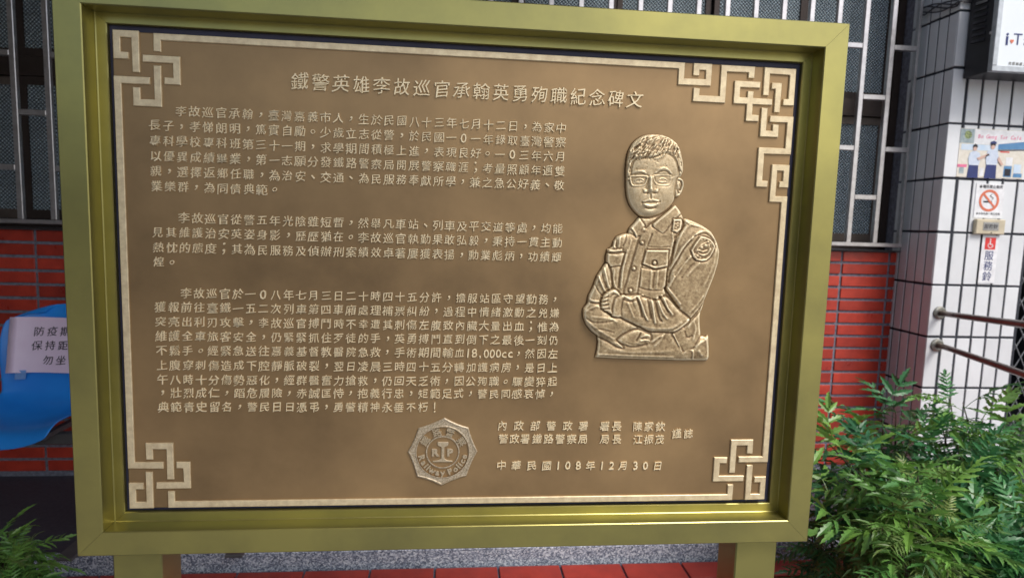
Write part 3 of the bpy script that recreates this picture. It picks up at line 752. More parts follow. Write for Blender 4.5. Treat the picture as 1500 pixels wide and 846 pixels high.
# emblem ------------------------------------------------------------
EX, EZ = .5643, .1557
tips = [(.5661,.2141),(.6060,.1974),(.6217,.1569),(.6045,.1146),(.5630,.0981),(.5223,.1139),(.5068,.1567),(.5236,.1966)]
def emblem():
    outer = []
    for k in range(8):
        a, b = np.array(tips[k]), np.array(tips[(k+1) % 8]); c = np.array([EX, EZ]); mid = (a+b)/2; mid = mid+(c-mid)*.05
        for t in np.linspace(0, 1, 9)[:-1]: outer.append(a*(1-t)**2+2*t*(1-t)*mid+b*t*t)
    n = len(outer); r0 = .0432
    v = []; f = []
    for i, p in enumerate(outer):
        d = p-np.array([EX, EZ]); L_ = np.linalg.norm(d); u = d/L_; tpr = p-u*.0012; e = (EX+u[0]*r0, EZ+u[1]*r0)
        v += [(p[0], PLY+.0002, p[1]), (p[0], -.0002, p[1]), (tpr[0], -.0012, tpr[1]), (tpr[0]-u[0]*.0016, -.0012, tpr[1]-u[1]*.0016), (tpr[0]-u[0]*.0024, -.0004, tpr[1]-u[1]*.0024),
              (e[0]+u[0]*.0022, -.0004, e[1]+u[1]*.0022), (e[0]+u[0]*.0014, -.0012, e[1]+u[1]*.0014), (e[0], -.0012, e[1]), (e[0], .0022, e[1]), (EX+u[0]*.0278, .0022, EZ+u[1]*.0278), (EX+u[0]*.0278, -.0006, EZ+u[1]*.0278), (EX+u[0]*.0258, -.0006, EZ+u[1]*.0258), (EX+u[0]*.0255, .0012, EZ+u[1]*.0255), (EX, .0012, EZ)]
    q = 14
    for i in range(n):
        a, b = i*q, ((i+1) % n)*q
        for k in range(q-2): f.append((a+k, a+k+1, b+k+1, b+k))
        f.append((a+q-2, a+q-1, b+q-2))
    o = part(MB().add(v, f), 'emblem', M['star'], bd)
    bm = bmesh.new(); bm.from_mesh(o.data); o.data.materials.append(M['plate'])
    for i_, fc in enumerate(bm.faces): fc.material_index = 1 if (i_ % 13) in (7, 8, 11, 12) else 0
    bmesh.ops.remove_doubles(bm, verts=bm.verts, dist=1e-7); bmesh.ops.recalc_face_normals(bm, faces=bm.faces); bm.to_mesh(o.data); bm.free()
    # rail section
    rs = [(-.0085, .0175), (.0085, .0175), (.0092, .0155), (.0088, .0125), (.0068, .0105), (.0032, .0095), (.0024, .0075), (.0024, -.0085), (.0032, -.0115), (.0065, -.0135), (.0165, -.0150), (.0165, -.0170), (-.0165, -.0170), (-.0165, -.0150), (-.0065, -.0135), (-.0032, -.0115), (-.0024, -.0085), (-.0024, .0075), (-.0032, .0095), (-.0068, .0105), (-.0088, .0125), (-.0092, .0155)]
    sub = lambda mb, nm: part(mb, nm, M['star_letter'], o)
    sub(MB().prism([(EX+a, EZ+b) for a, b in rs], -.0012, .0014, .0005), 'rail_symbol')
    mb = MB(); put(mb, 'R', EX-.0118, EZ-.0005, .0165, -.0010, .0014, bev=.01, off=.045, kai=0, wide=1.1); put(mb, 'P', EX+.0122, EZ-.0005, .0165, -.0010, .0014, bev=.01, off=.045, kai=0, wide=1.1); sub(mb, 'lettering')
    mb = MB()
    for c, a in zip('鐵路警察', (147, 107, 71, 30)):
        a = math.radians(a); put(mb, c, EX+.0352*math.cos(a), EZ+.0352*math.sin(a), .0150, -.0010, .0024, bev=.01, off=.005, kai=0, ang=a-math.pi/2)
    word = 'Railway Police'
    wd = {'R': 1.15, 'a': 1, 'i': .55, 'l': .55, 'w': 1.3, 'y': 1, ' ': .45, 'P': 1.1, 'o': 1.05, 'c': .95, 'e': 1.0}
    tot = sum(wd[c] for c in word); acc = 0; A0, A1 = 188, 354
    for c in word:
        ang = math.radians(A0+(A1-A0)*(acc+wd[c]/2)/tot); acc += wd[c]
        if c != ' ': put(mb, c, EX+.0357*math.cos(ang), EZ+.0357*math.sin(ang), .0138, -.0010, .0024, bev=.01, off=.03, kai=0, ang=ang+math.pi/2)
    sub(mb, 'lettering')
M['star'] = mat('worn_bronze_star', (.58, .49, .35), (.36, .28, .18), scale=400, rough=.45, metal=.4, bump=.4, bscale=500, bdist=.0006, lo=.4, hi=.6)
M['star_letter'] = mat('worn_bronze_letter', (.58, .48, .33), (.44, .35, .22), scale=300, rough=.45, metal=.4)
emblem()
# portrait relief: a height field modelled in plate space (control points read off the photo) -----------------------
ST = .6
UU, VV = np.meshgrid(np.arange(846, 1066, ST), np.arange(188, 534, ST)); G = UU.shape
def spl(pts, n=5, closed=True):
    P = np.array(pts, float); out = []; m_ = len(P)
    for i in range(m_ if closed else m_-1):
        g = lambda k: P[k % m_] if closed else P[min(max(k, 0), m_-1)]
        p0, p1, p2, p3 = g(i-1), g(i), g(i+1), g(i+2)
        for t in np.arange(n)/n: out.append(.5*((2*p1)+(-p0+p2)*t+(2*p0-5*p1+4*p2-p3)*t*t+(-p0+3*p1-3*p2+p3)*t**3))
    if not closed: out.append(P[-1])
    return np.array(out)
def seg_d(P, U, V, closed=True):
    d = np.full(U.shape, 1e9); n = len(P)
    for i in range(n if closed else n-1):
        a = P[i]; b = P[(i+1) % n]; e = b-a; L2 = e@e
        if L2 < 1e-9: continue
        t = np.clip(((U-a[0])*e[0]+(V-a[1])*e[1])/L2, 0, 1)
        d = np.minimum(d, (U-a[0]-t*e[0])**2+(V-a[1]-t*e[1])**2)
    return np.sqrt(d)
def inside(P, U, V):
    c = np.zeros(U.shape, bool); n = len(P)
    for i in range(n):
        a, b = P[i], P[(i+1) % n]
        if a[1] == b[1]: continue
        c ^= ((a[1] > V) != (b[1] > V)) & (U < (b[0]-a[0])*(V-a[1])/(b[1]-a[1])+a[0])
    return c
def win(P, pad):
    u0, v0 = P.min(0)-pad; u1, v1 = P.max(0)+pad
    i0 = max(0, int((v0-188)/ST)); i1 = min(G[0], int((v1-188)/ST)+2); j0 = max(0, int((u0-846)/ST)); j1 = min(G[1], int((u1-846)/ST)+2)
    return slice(i0, i1), slice(j0, j1)
HT = np.zeros(G)
def layer(pts, base, dome, wd, groove=.8, smooth=True, edge=1.0, tilt=(0, 0)):
    P = spl(pts) if smooth else np.array(pts, float); w_ = win(P, 6); U, V = UU[w_], VV[w_]
    d = seg_d(P, U, V); s = inside(P, U, V); sd_ = np.where(s, d, -d)
    q = np.clip(sd_/wd, 0, 1); cu, cv = P.mean(0)
    new = base+dome*np.sqrt(1-(1-q)**2)+tilt[0]*(U-cu)+tilt[1]*(V-cv)
    a = np.clip(sd_/edge+.5, 0, 1); a = a*a*(3-2*a)
    h = HT[w_]*(1-a)+new*a
    h -= .65*groove*np.exp(-((sd_+.9)/1.1)**2)*(HT[w_] > 1.5)
    HT[w_] = h
def stroke(pts, wd, h, smooth=True, taper=True):
    P = spl(pts, 5, False) if smooth and len(pts) > 2 else np.array(pts, float); w_ = win(P, wd*3+1); U, V = UU[w_], VV[w_]
    d = seg_d(P, U, V, False); k = np.exp(-(d/wd)**2)
    HT[w_] += h*k
def bump_(cu, cv, ru, rv, h, ang=0.0, p=1.0):
    P = np.array([[cu-ru*2-rv*2, cv-rv*2-ru*2], [cu+ru*2+rv*2, cv+rv*2+ru*2]]); w_ = win(P, 2); U, V = UU[w_]-cu, VV[w_]-cv
    c, s = math.cos(ang), math.sin(ang); a = (U*c+V*s)/ru; b = (-U*s+V*c)/rv
    HT[w_] += h*np.exp(-(a*a+b*b)**p)
def fbm(seed, cells, octv=4):
    r = np.random.default_rng(seed); out = np.zeros(G); amp = 1; tot = 0
    for o in range(octv):
        c = cells*2**o; g = r.random((int(c*G[0]/G[1])+3, c+3))
        y = np.linspace(0, g.shape[0]-2.001, G[0]); x = np.linspace(0, g.shape[1]-2.001, G[1]); yi = y.astype(int); xi = x.astype(int)
        fy = (y-yi)[:, None]; fx = (x-xi)[None]; fy = fy*fy*(3-2*fy); fx = fx*fx*(3-2*fx)
        out += amp*(g[yi][:, xi]*(1-fy)*(1-fx)+g[yi+1][:, xi]*fy*(1-fx)+g[yi][:, xi+1]*(1-fy)*fx+g[yi+1][:, xi+1]*fy*fx); tot += amp; amp *= .55
    return out/tot-.5
# -- torso
TORSO = [(936,319),(929,327),(922,335),(920,341),(912,342.5),(904,346),(900,353),(898,361),(891,365),(888,374),(888,384),(882,393),(875,404),(869,420),(863,432),(861,443),(855,452),(855,463),(859,474),(867,484),(875,490),(876.5,500),(875,512),(872.5,522.5),(900,524),(950,525.5),(1000,527),(1036,527),(1038.5,521),(1038.5,505),(1038,490),(1033,492),(1027,490),(1025,478),(1025,462),(1031,445),(1037,426),(1045,406),(1051,385),(1053,368),(1049,353),(1041,339),(1028,330),(1013,323),(1002,320),(998,312),(990,302),(984,297),(975,305),(950,318)]
TP = np.array(TORSO, float)
layer(TORSO, 3.2, 3.6, 16, 0, smooth=False)
# the back of the shirt, left side of the chest
layer([(900,352),(908,345),(921,342),(932,345),(938,347),(934,362),(925,392),(917,428),(905,440),(896,430),(893,400),(888,384),(889,372)], 4.4, 2.2, 9, .6)
# placket and right chest
layer([(955,331),(944,338),(937,347),(930,368),(923,392),(918,410),(914,430),(935,437),(960,440),(976,425),(979,395),(986,360),(993,335),(985,322),(972,322)], 5.6, 1.6, 8, 1.1)
stroke([(954,343),(950,352),(943,372),(938,395),(934,420),(932,433)], 1.3, -.9)
stroke([(951,345),(946,360),(940,380),(935,402),(931,425)], 1.0, .5)
# neck
layer([(936,317),(944,334),(952,329),(968,318),(980,306),(990,296),(986,285),(930,300)], 3.4, 1.2, 8, .8)
# collar
layer([(936,319),(930,326),(923,334),(926,337),(931,347),(934,345),(941,334),(944,331),(940,324)], 5.5, .9, 3, 1.0)
stroke([(925,334),(929,339),(933,347)], .9, .8)
layer([(991,299),(984,304),(972,314),(961,323),(955,329),(956,332),(962,336),(969,341),(973,338),(981,328),(990,319),(997,312)], 6.6, 1.0, 4, 1.2, smooth=False)
stroke([(955,331),(969,341),(975,335)], .8, .8, smooth=False)
stroke([(989,301),(975,314),(957,328)], 1.0, .7)
# shoulder and sleeve on the right
layer([(1002,320),(1013,323),(1028,330),(1041,339),(1049,353),(1053,368),(1051,385),(1045,404),(1037,424),(1030,440),(1020,455),(1006,468),(992,455),(980,440),(974,425),(975,408),(979,396),(984,375),(986,358),(990,345),(998,334)], 5.6, 4.4, 20, 1.3)
# lower left of the jacket
layer([(983,486),(1000,472),(1012,462),(1024,452),(1025,470),(1026,486),(1021,497),(1014,508),(1005,512),(999,513),(992,505),(986,494)], 4.6, 1.8, 6, 1.0)
stroke([(985,488),(991,500),(997,512)], 1.1, 1.2); stroke([(1002,484),(1005,492),(1012,490)], 1.4, -.9)
stroke([(1015,470),(1018,480),(1014,495)], 1.6, .8); stroke([(1007,478),(1010,471),(1016,466)], 1.4, .6)
# belt line and cloth under the arms
stroke([(876,517),(920,519),(985,521)], 1.6, .9); stroke([(884,504),(905,512),(940,514),(985,512)], 2.2, .5)
stroke([(1030,492),(1034,498),(1036,512),(1036,524)], 1.6, 1.0); stroke([(1001,514),(1006,511),(1013,512),(1014,524)], 1.2, 1.1)
stroke([(1017,505),(1024,500),(1031,496),(1036,488)], 1.8, 1.2); stroke([(1022,512),(1026,518)], 2.0, .9)
# left sleeve (seen on the left), its forearm going right under the other
layer([(889,385),(882,393),(875,404),(869,420),(863,432),(861,443),(855,452),(855,463),(859,474),(867,484),(876,491),(890,499),(904,507),(913,507),(906,499),(903,495),(912,488),(925,482),(933,478),(920,466),(904,459),(893,459),(886,452),(880,444),(883,430),(892,424),(896,418),(895,400),(892,390)], 4.6, 3.8, 13, 1.2)
for s_, w_, h_ in (([(876,403),(880,413),(884,422),(889,428)], 1.5, 1.6), ([(884,391),(887,402),(890,415),(894,424)], 1.4, 1.3), ([(871,415),(876,425),(882,432)], 1.2, -.9), ([(881,396),(883,408),(888,420)], 1.1, -.9),
                   ([(862,436),(868,439),(877,440)], 1.5, 1.0), ([(863,441),(870,443),(879,443)], 1.2, -.9), ([(857,455),(864,450),(873,447),(880,449)], 1.6, .9), ([(859,465),(868,470),(885,470),(896,468)], 1.6, -.7),
                   ([(860,468),(870,477),(882,485),(898,494)], 1.7, .8), ([(866,462),(878,463),(892,465),(902,469)], 1.8, .7), ([(873,480),(884,481),(898,485)], 1.4, -.6), ([(905,497),(910,490),(918,484)], 1.2, .9),
                   ([(904,500),(911,507)], 1.0, 1.0)): stroke(s_, w_, h_)
# hand under the arm
layer([(904,497),(910,490),(920,484),(932,481),(944,484),(952,488),(953,494),(949,500),(938,504),(925,506),(914,503)], 5.2, 2.4, 6, 1.1)
stroke([(931,497),(935,490),(937,486)], 1.0, -1.5); stroke([(938,491),(945,489),(950,490)], 1.2, .9); stroke([(937,497),(944,496),(950,497)], 1.0, .9)
stroke([(938,494),(945,493)], .8, -.8); stroke([(916,499),(924,502),(936,503)], 1.1, -.6); stroke([(948,500),(955,497),(962,492),(968,490)], 1.7, 1.2)
stroke([(958,504),(966,496),(971,487)], 1.8, .9)
# folded right forearm with its cuff
layer([(896,461),(894,452),(896,441),(899,434),(906,431),(922,431),(931,430),(940,433),(952,437),(962,438),(970,433),(978,436),(992,452),(1008,466),(999,476),(985,484),(970,484),(950,483),(935,476),(915,467),(905,462)], 7.0, 3.4, 11, 1.6)
stroke([(1020,452),(1009,464),(998,474),(985,483)], 1.6, 1.3); stroke([(1024,456),(1012,468),(1000,478)], 1.2, -1.1)
layer([(894,452),(896,441),(899,434),(906,431),(914,431),(911,440),(909,452),(908,462),(896,461)], 8.6, 1.2, 4, .5)
stroke([(914,432),(922,436),(932,432),(940,431)], 1.2, 1.3); stroke([(911,437),(921,440),(929,438)], 1.2, -.8)
for s_, w_, h_ in (([(934,435),(938,446),(942,458),(946,466)], 1.5, 1.9), ([(930,434),(935,448),(938,462)], 1.3, -1.3), ([(952,437),(954,450),(956,464),(957,470)], 1.6, 1.8), ([(957,438),(960,452),(963,463),(966,468)], 1.5, -1.8),
                   ([(947,438),(949,452),(951,464)], 1.3, -1.3), ([(961,436),(964,446),(968,456),(974,464)], 1.5, 1.5), ([(968,432),(972,441),(976,450),(982,458)], 1.6, 1.5), ([(964,433),(970,445),(976,455)], 1.1, -1.5),
                   ([(972,421),(979,432),(986,442),(992,449)], 1.5, -2.2), ([(975,420),(984,431),(993,443)], 1.7, 1.2), ([(918,442),(922,452),(926,462)], 1.4, .8), ([(924,440),(928,450)], 1.2, -.6), ([(940,476),(960,479),(980,478),(994,470)], 2.4, .8)): stroke(s_, w_, h_)
# fist
layer([(880,449),(880,441),(883,432),(889,426),(896,422.5),(901,423),(905,427),(907,431),(900,434),(897,441),(895,450),(895,458),(889,455),(884,453)], 8.0, 2.0, 4, 1.3)
for a, b in (((881,436),(890,432)), ((880,441),(889,438)), ((880,446),(890,444)), ((882,451),(891,450))): stroke([a, b], .75, -1.6, False)
for a, b in (((882,433.5),(888,431)), ((881,438.6),(887,436.6)), ((881,443.6),(887,442)), ((882,449),(888,448))): stroke([a, b], 1.1, .7, False)
stroke([(890,428),(897,425),(903,428)], 1.3, .8); stroke([(892,434),(896,430),(903,430)], .9, -.7)
# sleeve folds and strap
for s_, w_, h_ in (([(987,356),(984,370),(978,388),(974,408),(973,424)], 1.5, -1.8), ([(1003,330),(996,342),(989,358),(984,375),(978,392)], 1.5, .9), ([(1017,342),(1006,352),(996,364),(988,378),(980,392),(976,402)], 1.7, 1.5),
                   ([(1009,352),(999,364),(990,380),(980,397),(977,412)], 1.3, -1.5), ([(1009,375),(999,384),(991,396),(984,406),(978,418)], 1.6, 1.2), ([(1003,378),(994,390),(986,402)], 1.2, -1.1),
                   ([(1022,384),(1013,392),(1004,402)], 1.8, .8), ([(1013,385),(1004,394),(996,405)], 1.4, -.6), ([(1016,343),(1028,338),(1038,341),(1045,350)], 1.3, 1.0), ([(1013,346),(1028,342),(1038,346),(1046,356)], 1.0, -1.1),
                   ([(1046,366),(1043,385),(1036,402),(1028,418)], 2.2, .7), ([(1000,322),(1010,328),(1022,331)], 1.6, 1.2), ([(1000,340),(1004,333),(1012,328)], 1.4, .6), ([(992,344),(996,336),(1002,330)], 1.2, -1.0),
                   ([(995,330),(990,345),(985,353)], 1.4, .9), ([(1028,432),(1018,445),(1008,455)], 1.5, .8)): stroke(s_, w_, h_)
# left chest details
for s_, w_, h_ in (([(903,350),(902,358),(903,364)], 1.1, -1.0), ([(908,347),(907,356),(906,362)], 1.2, .9), ([(917,344),(916,352),(912,360)], 1.1, -.8), ([(913,370),(910,385),(907,400),(905,420)], 1.2, -1.3),
                   ([(918,366),(914,382),(911,398),(909,420)], 1.3, 1.1), ([(900,395),(898,408),(902,422)], 1.2, .7), ([(894,390),(895,405),(898,420)], 1.1, -.8), ([(924,352),(919,370),(915,384)], 1.2, .6)): stroke(s_, w_, h_)
layer([(890,371),(902,372),(914,370),(911,380),(909,388),(901,389),(894,390),(889,382)], 6.6, .7, 2, 1.0, smooth=False)
layer([(890,364),(899,365),(911,364),(911,367.5),(899,369),(890,368)], 7.0, .9, 1.6, .8, smooth=False)
stroke([(892,364),(898,361),(904,364)], .9, 1.1)
# right chest pocket
stroke([(949,361),(965,362),(979,361)], 1.0, -.7)
layer([(938,392),(937,405),(935.5,419),(944,422),(955,423.5),(967,423.5),(973,418),(975.5,391),(957,395)], 6.7, .7, 2, 1.0, smooth=False)
stroke([(953,396),(951,421)], 1.5, .7, False); stroke([(962,396),(960,421)], 1.5, .7, False); stroke([(957,398),(955,421)], 1.0, -.8, False)
layer([(945,365.5),(977.5,366),(976,389.5),(958,393),(939.5,386)], 7.8, .8, 2.5, 1.5, smooth=False)
stroke([(941,385),(958,391),(975,387.5)], .8, .5, False); stroke([(946,367),(976,367.5)], .8, .6, False)
def button(u, v, r):
    a = np.linspace(0, 2*math.pi, 14)[:-1]
    layer([(u+(r+1.1)*math.cos(t), v+(r+1.1)*math.sin(t)) for t in a], 7.4, -.6, 2, .3); layer([(u+r*math.cos(t), v+r*math.sin(t)) for t in a], 8.0, 1.3, r, .6)
button(957, 384.3, 3.0); button(939.3, 355.3, 2.2); button(927.3, 392.6, 2.3); button(922.2, 424, 2.5)
# collar badge and epaulette
layer([(984.5,321),(996.5,321),(998,324),(995.5,336),(990,341),(982.5,338.5)], 8.0, .4, 2, 1.2, smooth=False)
layer([(987,324),(993.5,324),(993,334),(989,337),(985.5,336)], 7.2, .3, 2, .1, smooth=False)
for q in ((988,328),(991,331),(988,334),(991,327)): bump_(*q, 1.3, 1.2, 1.0)
stroke([(983,340),(984,350),(983,360)], 1.3, .8); stroke([(999,322),(1000,330),(996,338),(987,348)], 1.1, -1.1)
# sleeve patch
PAT = [(1022.5,345.5),(1030,346.5),(1037.5,350),(1042,355),(1045,361),(1041,369),(1036.5,376.5),(1031,381),(1024,382),(1016.5,380.5),(1011,375),(1008.5,366),(1013,358)]
layer(PAT, 10.4, 1.1, 1.8, 1.5, smooth=False)
pc = np.array(PAT).mean(0); layer([tuple(pc+(np.array(p)-pc)*.84) for p in PAT], 10.2, .3, 3, .2, smooth=False)
for u, v, a, b, g in ((1024,350.5,1.6,1.3,1),(1029,351,1.5,1.3,1),(1033.5,353,1.6,1.3,1),(1038,356.5,1.6,1.4,1),(1030,359,2.4,2.0,1.6),(1024,362,2.4,2.2,1.4),(1035,359,1.3,3.2,1.2),(1019,366,2.2,1.6,1.2),(1018,374,2.2,1.8,1.2),(1022,376.5,1.6,1.3,1.0),(1014,372,1.5,1.3,1.0)): bump_(u, v, a, b, g)
stroke([(1019,370),(1025,373),(1032,371),(1037,364)], .9, 1.2); stroke([(1021,366),(1026,368),(1032,366)], .8, 1.0); stroke([(1016,367),(1021,360),(1030,355),(1036,354)], .7, .9)
# cloth grain and creases (only inside the torso)
tor_sd = seg_d(TP, UU, VV); tor_in = inside(TP, UU, VV)
cl = fbm(3, 26, 3); cl2 = fbm(5, 90, 2); cl3 = fbm(9, 12, 3)
edge_f = np.clip(tor_sd/4, 0, 1)*tor_in
q0 = np.clip(tor_sd/46, 0, 1); HT += 3.4*np.sqrt(1-(1-q0)**2)*tor_in
# -- head
HEAD = [(917.5,262),(917.3,252),(918,240),(920,226),(925,214),(933,205),(944,199),(957,197.5),(970,198.5),(982,203),(991,211),(997,223),(1000.5,238),(1001,250),(997,262),(992,276),(988,292),(983,301),(975,309),(963,316),(950,318.7),(939,317),(930,310),(923,300),(919,288),(917.5,275)]
HP = spl(HEAD); hd = seg_d(HP, UU, VV); hin = inside(HP, UU, VV)
HT += (cl*.6+cl2*.15+cl3*1.1)*edge_f*(~hin)
face_mask0 = HT.copy()
layer(HEAD, 3.6, 9.2, 34, 1.6)
# ear
layer([(990,263),(995,261),(1000,264),(1001.5,271),(999.5,279),(996,286),(990,289),(988,284),(989,272)], 6.0, 1.4, 3, 1.1)
stroke([(993,265),(997,267),(997.5,273),(995,279)], 1.1, -1.5); stroke([(991,278),(993,283),(995,284)], 1.2, -.7); stroke([(993,262.5),(999,265),(1000,273),(998,281),(994,287)], .9, .8); stroke([(992,270),(993.5,276)], .9, .7)
# hair mass, higher than the face
HAIR = [(917.5,258),(917,245),(919,228),(925,213),(934,204),(945,198.5),(958,197),(970,198.5),(983,203),(992,212),(998,225),(1001,240),(1001,251),(998,259),(994,257),(992,248),(989,236),(984,229),(976,224.5),(969,225),(964,229),(957,231),(950,231),(941,231.5),(934,232),(929,233),(925,240),(923,250),(922,258)]
hm = spl(HAIR); hs_ = seg_d(hm, UU, VV); hi_ = inside(hm, UU, VV); a_ = np.clip(hs_/1.4, 0, 1)*hi_
HT += a_*1.1
R2 = np.random.default_rng(11)
for k in range(330):
    # locks sweep from the crown at upper left/centre down towards the fringe
    u = R2.uniform(919, 999); v = R2.uniform(198, 262)
    jj = int((u-846)/ST); ii = int((v-188)/ST)
    if not hi_[ii, jj]: continue
    t = (u-918)/82
    if v > 236 or u > 990: dx, dy = (.25 if u > 960 else -.2), 1.0
    else:
        dx = -.75+.35*t + (.9*max(0, t-.72)); dy = .75
        if v < 206: dx *= 1.5; dy = .45
    L_ = R2.uniform(5, 10); n_ = math.hypot(dx, dy); dx /= n_; dy /= n_
    cvx = R2.uniform(-1.2, 1.2)
    stroke([(u-dx*L_/2, v-dy*L_/2), (u+cvx*.5, v), (u+dx*L_/2, v+dy*L_/2)], R2.uniform(.6, .95), R2.choice([1.15, -1.25, .9]))
HT = np.where(hi_ | (HT < 30), HT, HT)
# fringe tips over the forehead
for k in range(17):
    u = 927+k*2.9+R2.uniform(-.8, .8); v = 231+R2.uniform(-1.2, 2.2)-(max(0, u-962)*.45)
    stroke([(u+4.5, v-8), (u+1.6, v-3), (u-.6, v+1.5)], .9, 1.4)
stroke([(923,256),(925,243),(929,235),(940,233.5),(952,233),(962,230),(968,227),(976,227),(983,231),(989,239),(992.5,252)], 1.2, -1.1)
# forehead, brow, sockets
bump_(955, 242, 24, 9, .9); bump_(938, 252.5, 9, 2.2, .8, -.05); bump_(969, 249.5, 10, 2.4, .9, .12)
bump_(935, 264.5, 9, 5.2, -1.5); bump_(968.5, 264, 10.5, 5.2, -1.5)
bump_(951, 258, 3.2, 5, .5)
stroke([(925,254),(931,251.5),(938,252),(944,255)], 1.2, .9); stroke([(958,254),(964,249),(970,247),(976,250),(981,255)], 1.2, 1.0)
stroke([(959,256.5),(966,252.5),(973,252),(980,257)], .9, -.8); stroke([(928,257),(936,254.5),(943,257)], .8, -.6)
for q in R2.uniform((928, 235), (988, 249), (26, 2)): bump_(*q, .9, .8, -.45)
# cheeks, jaw, chin
bump_(931, 283, 8, 9, .9); bump_(972, 284, 11, 10, 1.0); bump_(951, 311, 10, 4.5, 1.3); bump_(951, 305.5, 9, 1.6, -.7); bump_(986, 268, 3.5, 12, -.9)
# eyes: lids, ball, pupil
for cx_, cy_, r in ((934.8, 264.8, 5.6), (968.3, 264.6, 6.2)):
    bump_(cx_, cy_, r*.8, 2.4, 1.5); stroke([(cx_-r, cy_+.6), (cx_-r*.4, cy_-2.1), (cx_+r*.4, cy_-2.1), (cx_+r, cy_+.2)], .75, 1.3)
    stroke([(cx_-r*.8, cy_+.4), (cx_, cy_-.9), (cx_+r*.8, cy_+.2)], .55, -1.1); stroke([(cx_-r*.8, cy_+2.6), (cx_, cy_+3.4), (cx_+r*.8, cy_+2.4)], .7, .7); bump_(cx_-.3, cy_+.3, 1.2, 1.2, -.9); stroke([(cx_-r*.9, cy_+5), (cx_, cy_+6.2), (cx_+r*.8, cy_+4.8)], .9, -.4)
# nose
stroke([(951.2,262),(951,270),(951,277)], 2.5, 2.4); bump_(950.8, 279.3, 3.6, 3.0, 2.6); bump_(942.8, 280.6, 2.6, 2.4, 1.9); bump_(959.3, 280.2, 2.6, 2.4, 1.9)
stroke([(939,279),(941,283.5),(945,284.3)], .8, -.8); stroke([(963,278.5),(961,283),(957,284)], .8, -.8); bump_(946, 283.6, 1.6, .9, -1.9); bump_(955.5, 283.4, 1.6, .9, -1.9)
stroke([(945.5,263),(945,271),(943.5,277)], 1.6, -.5); stroke([(956.8,262),(957,271),(958.5,276)], 1.6, -.5)
stroke([(938,283),(935,289),(934.5,295)], 1.3, -.2); stroke([(964,282),(968,288),(969,294)], 1.3, -.2)
# mouth
bump_(951, 297.5, 12, 6.5, .8); stroke([(951,286),(951,291)], 1.1, -1.1); stroke([(948.7,286.5),(948.3,292)], .8, .5); stroke([(953.4,286.5),(953.6,292)], .8, .5)
stroke([(940.5,296.5),(945,294.3),(949,292.8),(951,293.6),(953,292.8),(957.5,294),(963,295.6)], 1.15, 1.5)
stroke([(939.5,297.3),(945,297),(951,297.6),(957,296.8),(964,296)], .75, -1.7)
stroke([(942,299.8),(946.5,301.6),(951.5,302.3),(957,301.2),(961,298.8)], 1.5, 1.5); stroke([(944,304.6),(951,306),(958,304.2)], 1.1, -1.1)
bump_(939, 297.3, 1.3, 1.6, -1.0); bump_(964.3, 296, 1.3, 1.6, -1.0)
# spectacles
def frame_(P):
    P = np.array(P, float); w_ = win(P, 4); U, V = UU[w_], VV[w_]; d = seg_d(P, U, V); k = np.exp(-(d/.95)**4)
    HT[w_] = HT[w_]*(1-k)+np.maximum(HT[w_], GL[w_])*k
    HT[w_] -= .5*np.exp(-((d-1.9)/.7)**2)
GL = 13.0-.0032*(UU-952)**2
frame_(spl([(922.5,259.8),(930,258.8),(944,259.2),(946,261),(945,266),(942.8,270.5),(939,272.3),(928,272.8),(924.5,271),(923,266)], 4))
frame_(spl([(955,259),(966,257.8),(979,258),(981,260),(980.6,266),(979,270.3),(975,272),(963,271.6),(958.5,269.5),(956,265)], 4))
def bar_(P, wd=.95, up=0.0):
    P = np.array(P, float); w_ = win(P, 4); U, V = UU[w_], VV[w_]; d = seg_d(P, U, V, False); k = np.exp(-(d/wd)**4)
    HT[w_] = HT[w_]*(1-k)+np.maximum(HT[w_], GL[w_]+up)*k
bar_([(945.5,261.5),(950.5,259.8),(955.5,261)], .9, .6); bar_([(980.5,262.5),(987,259.6),(993.5,256.8)], 1.25, .8); bar_([(923,262.3),(919,263)], 1.1, 0)
# skin and bronze grain on the head
HT += (fbm(21, 110, 2)*.2+fbm(23, 40, 2)*.2)*np.clip(hd/3, 0, 1)*hin
# -- finish: outline mask, height in millimetres, world vertices
msk_sd = np.maximum(np.where(hin, hd, -hd), np.where(tor_in, tor_sd, -tor_sd))
ep = spl([(990,263),(995,261),(1000,264),(1001.5,271),(999.5,279),(996,286),(990,289),(988,284),(989,272)]); esd = seg_d(ep, UU, VV); esd = np.where(inside(ep, UU, VV), esd, -esd)
msk_sd = np.maximum(msk_sd, esd)
rimf = np.clip((msk_sd+.9)/2.3, 0, 1); rimf = np.sqrt(1-(1-rimf)**2)
HT = np.clip(HT, .6, 24)*rimf
def blur(a, r):
    for ax in (0, 1):
        p = np.pad(a, [(r+1, r) if ax == 0 else (0, 0), (r+1, r) if ax == 1 else (0, 0)], mode='edge'); c = np.cumsum(p, axis=ax)
        a = (np.take(c, range(2*r+1, c.shape[ax]), ax)-np.take(c, range(0, c.shape[ax]-2*r-1), ax))/(2*r+1)
    return a
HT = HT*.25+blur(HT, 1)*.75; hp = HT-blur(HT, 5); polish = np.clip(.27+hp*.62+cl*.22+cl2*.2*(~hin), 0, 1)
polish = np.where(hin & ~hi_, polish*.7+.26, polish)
keep = msk_sd > -.9-1.2*ST
rays = np.stack([(UU-750)/900, (VV-423)/900, np.ones(G)], -1) @ CAM_R
t_ = (PLY-CAM_T[1])/rays[..., 1]
X_ = CAM_T[0]+rays[..., 0]*t_; Z_ = CAM_T[2]+rays[..., 2]*t_
SC_H = .0012
X_ -= .0022                                    # mean parallax of the raised surface
Y_ = PLY-HT*SC_H+.0003
idx = np.full(G, -1); quad_ok = keep[:-1, :-1] & keep[1:, :-1] & keep[:-1, 1:] & keep[1:, 1:]
used = np.zeros(G, bool)
